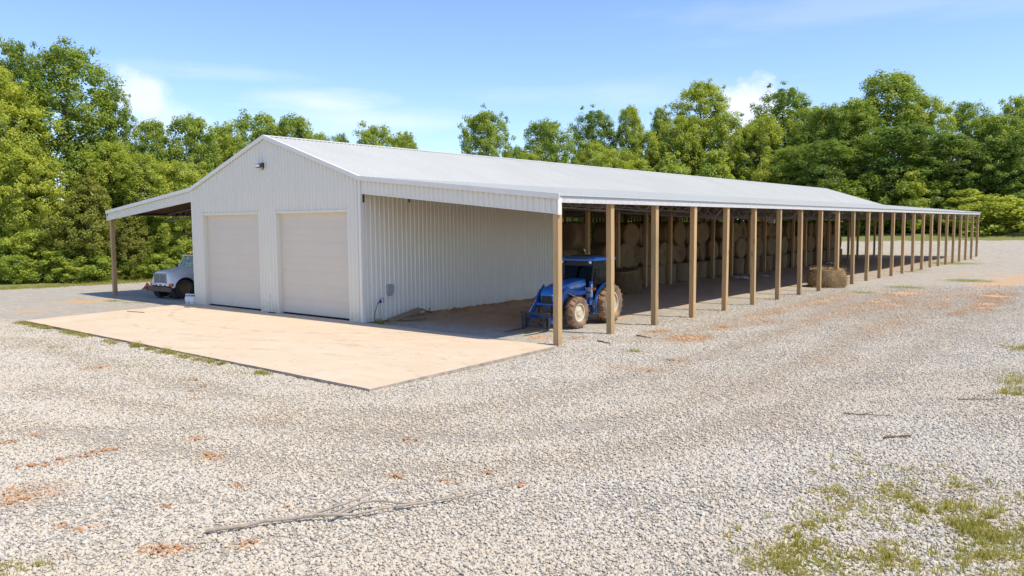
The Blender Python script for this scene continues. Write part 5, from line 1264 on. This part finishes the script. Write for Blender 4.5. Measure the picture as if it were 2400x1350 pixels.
# grass and weeds
def blades(name, spots, seed, mat='grass'):
    """spots: (x, y, radius, blades, height, hue-ish)"""
    r = np.random.default_rng(seed); V, T = [], []
    for (x, y, R, n, hgt) in spots:
        a = r.uniform(0, 2 * math.pi, n); q = R * np.sqrt(r.random(n)) * (1 + .4 * np.sin(a * 3 + x)); bx_, by_ = x + q * np.cos(a), y + q * np.sin(a)
        z = ground_z(bx_, by_) - .02; h = hgt * r.uniform(.35, 1.2, n) * (1 - .5 * q / (R * 1.4)); d = r.uniform(0, 2 * math.pi, n); ln = h * r.uniform(.15, .9, n); w = np.minimum(.006, h * .06) * r.uniform(.7, 1.5, n)
        c, s = np.cos(d), np.sin(d)
        p0 = np.stack([bx_ - s * w, by_ + c * w, z], 1); p1 = np.stack([bx_ + s * w, by_ - c * w, z], 1)
        p2 = np.stack([bx_ + c * ln * .45 + s * w * .8, by_ + s * ln * .45 - c * w * .8, z + h * .7], 1); p3 = np.stack([bx_ + c * ln * .45 - s * w * .8, by_ + s * ln * .45 + c * w * .8, z + h * .7], 1)
        p4 = np.stack([bx_ + c * ln, by_ + s * ln, z + h], 1)
        V.append(np.stack([p0, p1, p2, p3, p3, p2, p4, p4], 1).reshape(-1, 3)); T.append(np.repeat(r.random(1), 2 * n) * .5 + np.repeat(r.random(n), 2) * .5)
    co = np.concatenate(V); k = len(co) // 8; b = np.arange(k)[:, None] * 8
    q = np.concatenate([b + np.array([0, 1, 2, 3]), b + np.array([4, 5, 6, 7])], 1).reshape(-1, 4)
    me = mesh_np(name, co, q); me.materials.append(M[mat])
    at = me.attributes.new('tint', 'FLOAT', 'FACE'); tt = np.concatenate(T)
    at.data.foreach_set('value', np.resize(tt, len(me.polygons)).astype(np.float32))
    o = tag(link(name, me), kind='stuff'); o['hue'] = .78; return o
rg = random.Random(11); sp = []
for (x, y, R) in [(-11.3, -7.75, .5), (-10.5, -7.8, .5), (-9.3, -7.85, .5), (-8.5, -7.8, .4), (-6.8, -7.85, .5), (-6.0, -7.85, .5), (-5.3, -7.85, .4), (-2.9, -7.9, .45), (-1.4, -7.9, .3), (-.3, -7.95, .3), (.5, -7.95, .45), (1.3, -7.95, .4), (1.9, -7.97, .4), (2.8, -8.0, .4), (3.5, -8.0, .3), (5.3, -8.25, .55), (5.9, -8.1, .4), (2.3, -9.3, .5), (.6, -8.6, .4), (-3.3, -9.4, .5), (-2.4, -8.9, .4), (1.6, -8.7, .35), (-5.2, -9.1, .4)]:
    near = y > -8.15
    for _ in range(4): sp.append((x + rg.uniform(-R, R), y - abs(rg.gauss(0, .07 if near else .25)), R * .45, 80 if near else 45, .13 if near else .07))
sp += [(-1.3, -7.95, .18, 90, .26), (.6, -8.0, .2, 110, .24)]
blades('grass', sp, 1)
sp = []
WD = [(20.15, -8.7, .3, .16), (20.59, -7.94, .28, .16), (19.94, -9.87, .25, .16), (19.83, -8.21, .2, .2), (20.35, -10.78, .42, .13), (19.95, -10.85, .3, .22), (20.72, -10.65, .34, .12), (20.88, -9.78, .22, .12), (20.96, -8.72, .25, .15), (21.29, -7.9, .3, .3), (21.87, -8.68, .5, .3), (22.0, -8.26, .5, .3), (21.56, -8.07, .35, .3), (21.6, -9.75, .3, .14), (21.03, -10.38, .2, .12), (21.94, -9.79, .4, .2), (21.09, -7.0, .22, .2), (20.5, -6.6, .2, .12), (13.62, -16.3, .3, .2), (20.3, -7.5, .2, .15), (20.0, -9.2, .2, .14), (20.5, -9.0, .22, .12), (22.1, -7.2, .4, .3), (20.2, 7.8, .5, .4), (20.6, 8.6, .5, .4), (20.95, 1.9, .5, .4), (21.3, 1.2, .5, .4), (21.2, 2.8, .6, .4), (20.8, .4, .3, .25), (19.9, -4.8, .12, .15), (19.4, -5.4, .1, .1), (20.0, -10.3, .25, .2), (20.15, -11.2, .4, .14), (20.65, -11.1, .4, .12), (22.2, -10.3, .5, .18), (21.7, -9.1, .35, .25), (21.35, -8.5, .3, .22), (21.0, -8.15, .2, .2)]
for (x, y, R, h) in WD:
    for _ in range(5): sp.append((x + rg.gauss(0, R * .55), y + rg.gauss(0, R * .55), R * rg.uniform(.2, .75), 70, h * rg.uniform(.2, .6)))
for _ in range(110): sp.append((rg.uniform(19.2, 22.4), rg.uniform(-11.2, -6.2), .09, 14, .13))
for (x, y, R) in [(20.3, -10.6, .5), (20.1, -11.1, .45), (21.75, -8.9, .6), (22.1, -8.5, .6), (22.0, -9.6, .5), (20.5, -8.1, .45), (21.1, -10.2, .35), (20.0, -9.5, .35)]:
    for _ in range(9): sp.append((x + rg.gauss(0, R * .5), y + rg.gauss(0, R * .5), R * rg.uniform(.2, .5), 60, rg.uniform(.05, .12)))
blades('weeds', sp, 2)
sp = [(11.4, .62, .15, 60, .12), (11.55, .5, .1, 40, .1), (.5, .35, .2, 110, .32), (.9, .75, .3, 90, .12), (1.6, .85, .35, 70, .10), (8.3, 26.6, .5, 140, .14), (9.3, 26.9, .4, 90, .12), (12.2, 29.5, .7, 140, .10), (14.2, 37, 1.1, 200, .12), (11.2, 24.5, .5, 90, .09), (-17.8, -1.5, .35, 70, .12), (9.6, 58, 1, 160, .2), (9.2, 47, .7, 110, .16), (9.3, 66, 1, 120, .2)]
for k in range(260):
    y = rg.uniform(-14, 14); sp.append((fade_edge_x(y) + rg.gauss(0, .55) - .3, y, .5, 42, .24))
for k in range(150):
    x = rg.uniform(-22, 24); sp.append((x, 85.2 + .1 * x + abs(rg.gauss(0, 3)), .9, 30, .22))
blades('grass', sp, 3)

# clods of red clay lying on the gravel: uncountable crumbs
def clods():
    r = np.random.default_rng(21); m = MB()
    bm = bmesh.new(); bmesh.ops.create_icosphere(bm, subdivisions=1, radius=1.0); base = [v.co.copy() for v in bm.verts]; fs = [[v.index for v in f.verts] for f in bm.faces]; bm.free()
    for (x, y, R, s_) in CLAY:
        if s_ < .35 or y > 12 or x < -2: continue
        n = int(4 + 12 * s_ * min(3, (R / .25) ** 1.2))
        for _ in range(n):
            px, py = x + r.normal(0, R * .55), y + r.normal(0, R * .5)
            if -7.9 < py < .1 and px < 9.4: continue
            if 0 < py < 9 and px < 8.6 and r.random() < .3: continue
            q = r.uniform(.010, .040) * (1.3 if r.random() < .15 else .75); k = r.uniform(.7, 1.35, 3) * np.array([1.25, 1.1, .42])
            m.add([(px + v.x * q * k[0] * (1 + r.normal(0, .16)), py + v.y * q * k[1] * (1 + r.normal(0, .16)), .012 + v.z * q * k[2] + r.normal(0, q * .08)) for v in base], fs, 0)
    for _ in range(520):
        py = r.uniform(.9, 12.0); px = abs(r.normal(.12, .28)) + .03; q = r.uniform(.012, .06) * (1.3 if r.random() < .1 else .7); k = r.uniform(.7, 1.3, 3)
        z0 = math.exp(-((px - .12) / .42) ** 2) * min(1, max(0, (py - .9) / 2)) * .17 - .01
        m.add([(px + v.x * q * k[0], py + v.y * q * k[1], z0 + v.z * q * k[2] * .8 + r.normal(0, q * .1)) for v in base], fs, 0)
    return tag(m.build('clay_crumbs', M['clay']), kind='stuff')
clods()

# ------------------------------------------------------------------ sky, sun, camera
w = bpy.data.worlds.new('World'); bpy.context.scene.world = w; w.use_nodes = True
t = w.node_tree; t.nodes.clear(); N = t.nodes.new; LK = t.links.new
out = N('ShaderNodeOutputWorld'); bg = N('ShaderNodeBackground'); sky = N('ShaderNodeTexSky')
sky.sky_type = 'NISHITA'; sky.sun_disc = False; sky.sun_elevation = math.asin(SUN.z); sky.sun_rotation = math.atan2(SUN.x, SUN.y)
sky.altitude = 200; sky.air_density = 1.0; sky.dust_density = 0.35; sky.ozone_density = 2.0
def mth(op, a, b=0.0, clamp=False):
    m = N('ShaderNodeMath'); m.operation = op; m.use_clamp = clamp
    for s_, v in zip(m.inputs, (a, b)):
        if isinstance(v, bpy.types.NodeSocket): LK(v, s_)
        else: s_.default_value = v
    return m.outputs[0]
tc = N('ShaderNodeTexCoord').outputs['Generated']
def dot(v):
    d = N('ShaderNodeVectorMath'); d.operation = 'DOT_PRODUCT'; LK(tc, d.inputs[0]); d.inputs[1].default_value = v; return d.outputs['Value']
def wnoise(scale, stretch, detail=6, rough=.6):
    mp = N('ShaderNodeVectorMath'); mp.operation = 'MULTIPLY'; LK(tc, mp.inputs[0]); mp.inputs[1].default_value = stretch
    n = N('ShaderNodeTexNoise'); LK(mp.outputs[0], n.inputs['Vector']); n.inputs['Scale'].default_value = scale; n.inputs['Detail'].default_value = detail; n.inputs['Roughness'].default_value = rough; return n.outputs[0]
cum = None
pf = wnoise(26, (1, 1, 1.3), 7, .62); ws = wnoise(7, (1, 1, 6), 6, .6)
def cloud(c, half_w, half_h, dens, tex, edge, amp):
    global cum
    c = Vector(c).normalized(); r = Vector((0, 0, 1)).cross(c).normalized(); u = c.cross(r)
    a = mth('DIVIDE', dot(r), half_w); b = mth('DIVIDE', dot(u), half_h); f = mth('GREATER_THAN', dot(c), 0.0)
    d = mth('SQRT', mth('ADD', mth('MULTIPLY', a, a), mth('MULTIPLY', b, b)))
    v = mth('SUBTRACT', mth('ADD', 1.0, mth('MULTIPLY', mth('SUBTRACT', tex, .5), amp)), d)
    v = mth('MULTIPLY', mth('MULTIPLY', mth('DIVIDE', v, edge, True), dens), f)
    cum = v if cum is None else mth('MAXIMUM', cum, v)
cloud((-.892, .430, .147), .040, .036, .62, pf, .65, 1.5)
cloud((-.880, .452, .120), .06, .026, .35, pf, .8, 1.2)
cloud((-.3825, .9128, .130), .060, .046, .72, pf, .45, 1.4)
cloud((-.42, .90, .115), .05, .02, .5, pf, .5, 1.2)
cloud((-.7841, .6006, .150), .12, .020, .55, ws, 1.0, 2.0)
cloud((-.76, .63, .128), .16, .028, .42, ws, 1.2, 1.8)
cloud((-.8569, .4832, .1792), .16, .012, .22, ws, 1.0, 2.2)
cloud((-.5181, .8399, .1616), .22, .022, .16, ws, 1.0, 2.4)
cloud((-.2519, .9432, .24), .3, .03, .14, ws, 1.0, 2.6)
mixc = N('ShaderNodeMix'); mixc.data_type = 'RGBA'; LK(cum, mixc.inputs[0]); LK(sky.outputs[0], mixc.inputs[6]); tint = N('ShaderNodeMix'); tint.data_type = 'RGBA'; tint.blend_type = 'MULTIPLY'; tint.inputs[0].default_value = 1.0; tint.inputs[7].default_value = SKYT + (1.0,); LK(sky.outputs[0], tint.inputs[6]); LK(tint.outputs[2], mixc.inputs[6]); mixc.inputs[7].default_value = CLOUDC
LK(mixc.outputs[2], bg.inputs[0]); bg.inputs[1].default_value = SKYS; LK(bg.outputs[0], out.inputs[0])
sd = bpy.data.lights.new('sun', 'SUN'); sd.energy = SUNE; sd.angle = R_(.53); sd.color = (1.0, .93, .79)
so = bpy.data.objects.new('sun', sd); C.objects.link(so); so.rotation_euler = SUN.to_track_quat('Z', 'Y').to_euler()
so.location = (30, 5, 50)

cd = bpy.data.cameras.new('camera'); cd.sensor_width = 36; cd.lens = 36 * 1837.6 / 2400; cd.clip_start = .1; cd.clip_end = 3000
co = bpy.data.objects.new('camera', cd); C.objects.link(co)
r = Vector((0.77319586, 0.63412249, -0.00753838)); u = Vector((-0.04522187, 0.06698877, 0.99672839)); f = Vector((-0.63255288, 0.77032537, -0.08047165))
mt = Matrix((r, u, -f)).transposed().to_4x4(); mt.translation = Vector((23.107, -19.245, 3.71)); co.matrix_world = mt
sc = bpy.context.scene; sc.camera = co
sc.view_settings.view_transform = 'Standard'; sc.view_settings.look = 'None'; sc.view_settings.exposure = EXPO; sc.view_settings.gamma = 1.0
sc.cycles.max_bounces = 12; sc.cycles.diffuse_bounces = 8; sc.cycles.transparent_max_bounces = 12; sc.cycles.transmission_bounces = 4
sc.cycles.use_denoising = True; sc.cycles.caustics_reflective = False; sc.cycles.caustics_refractive = False
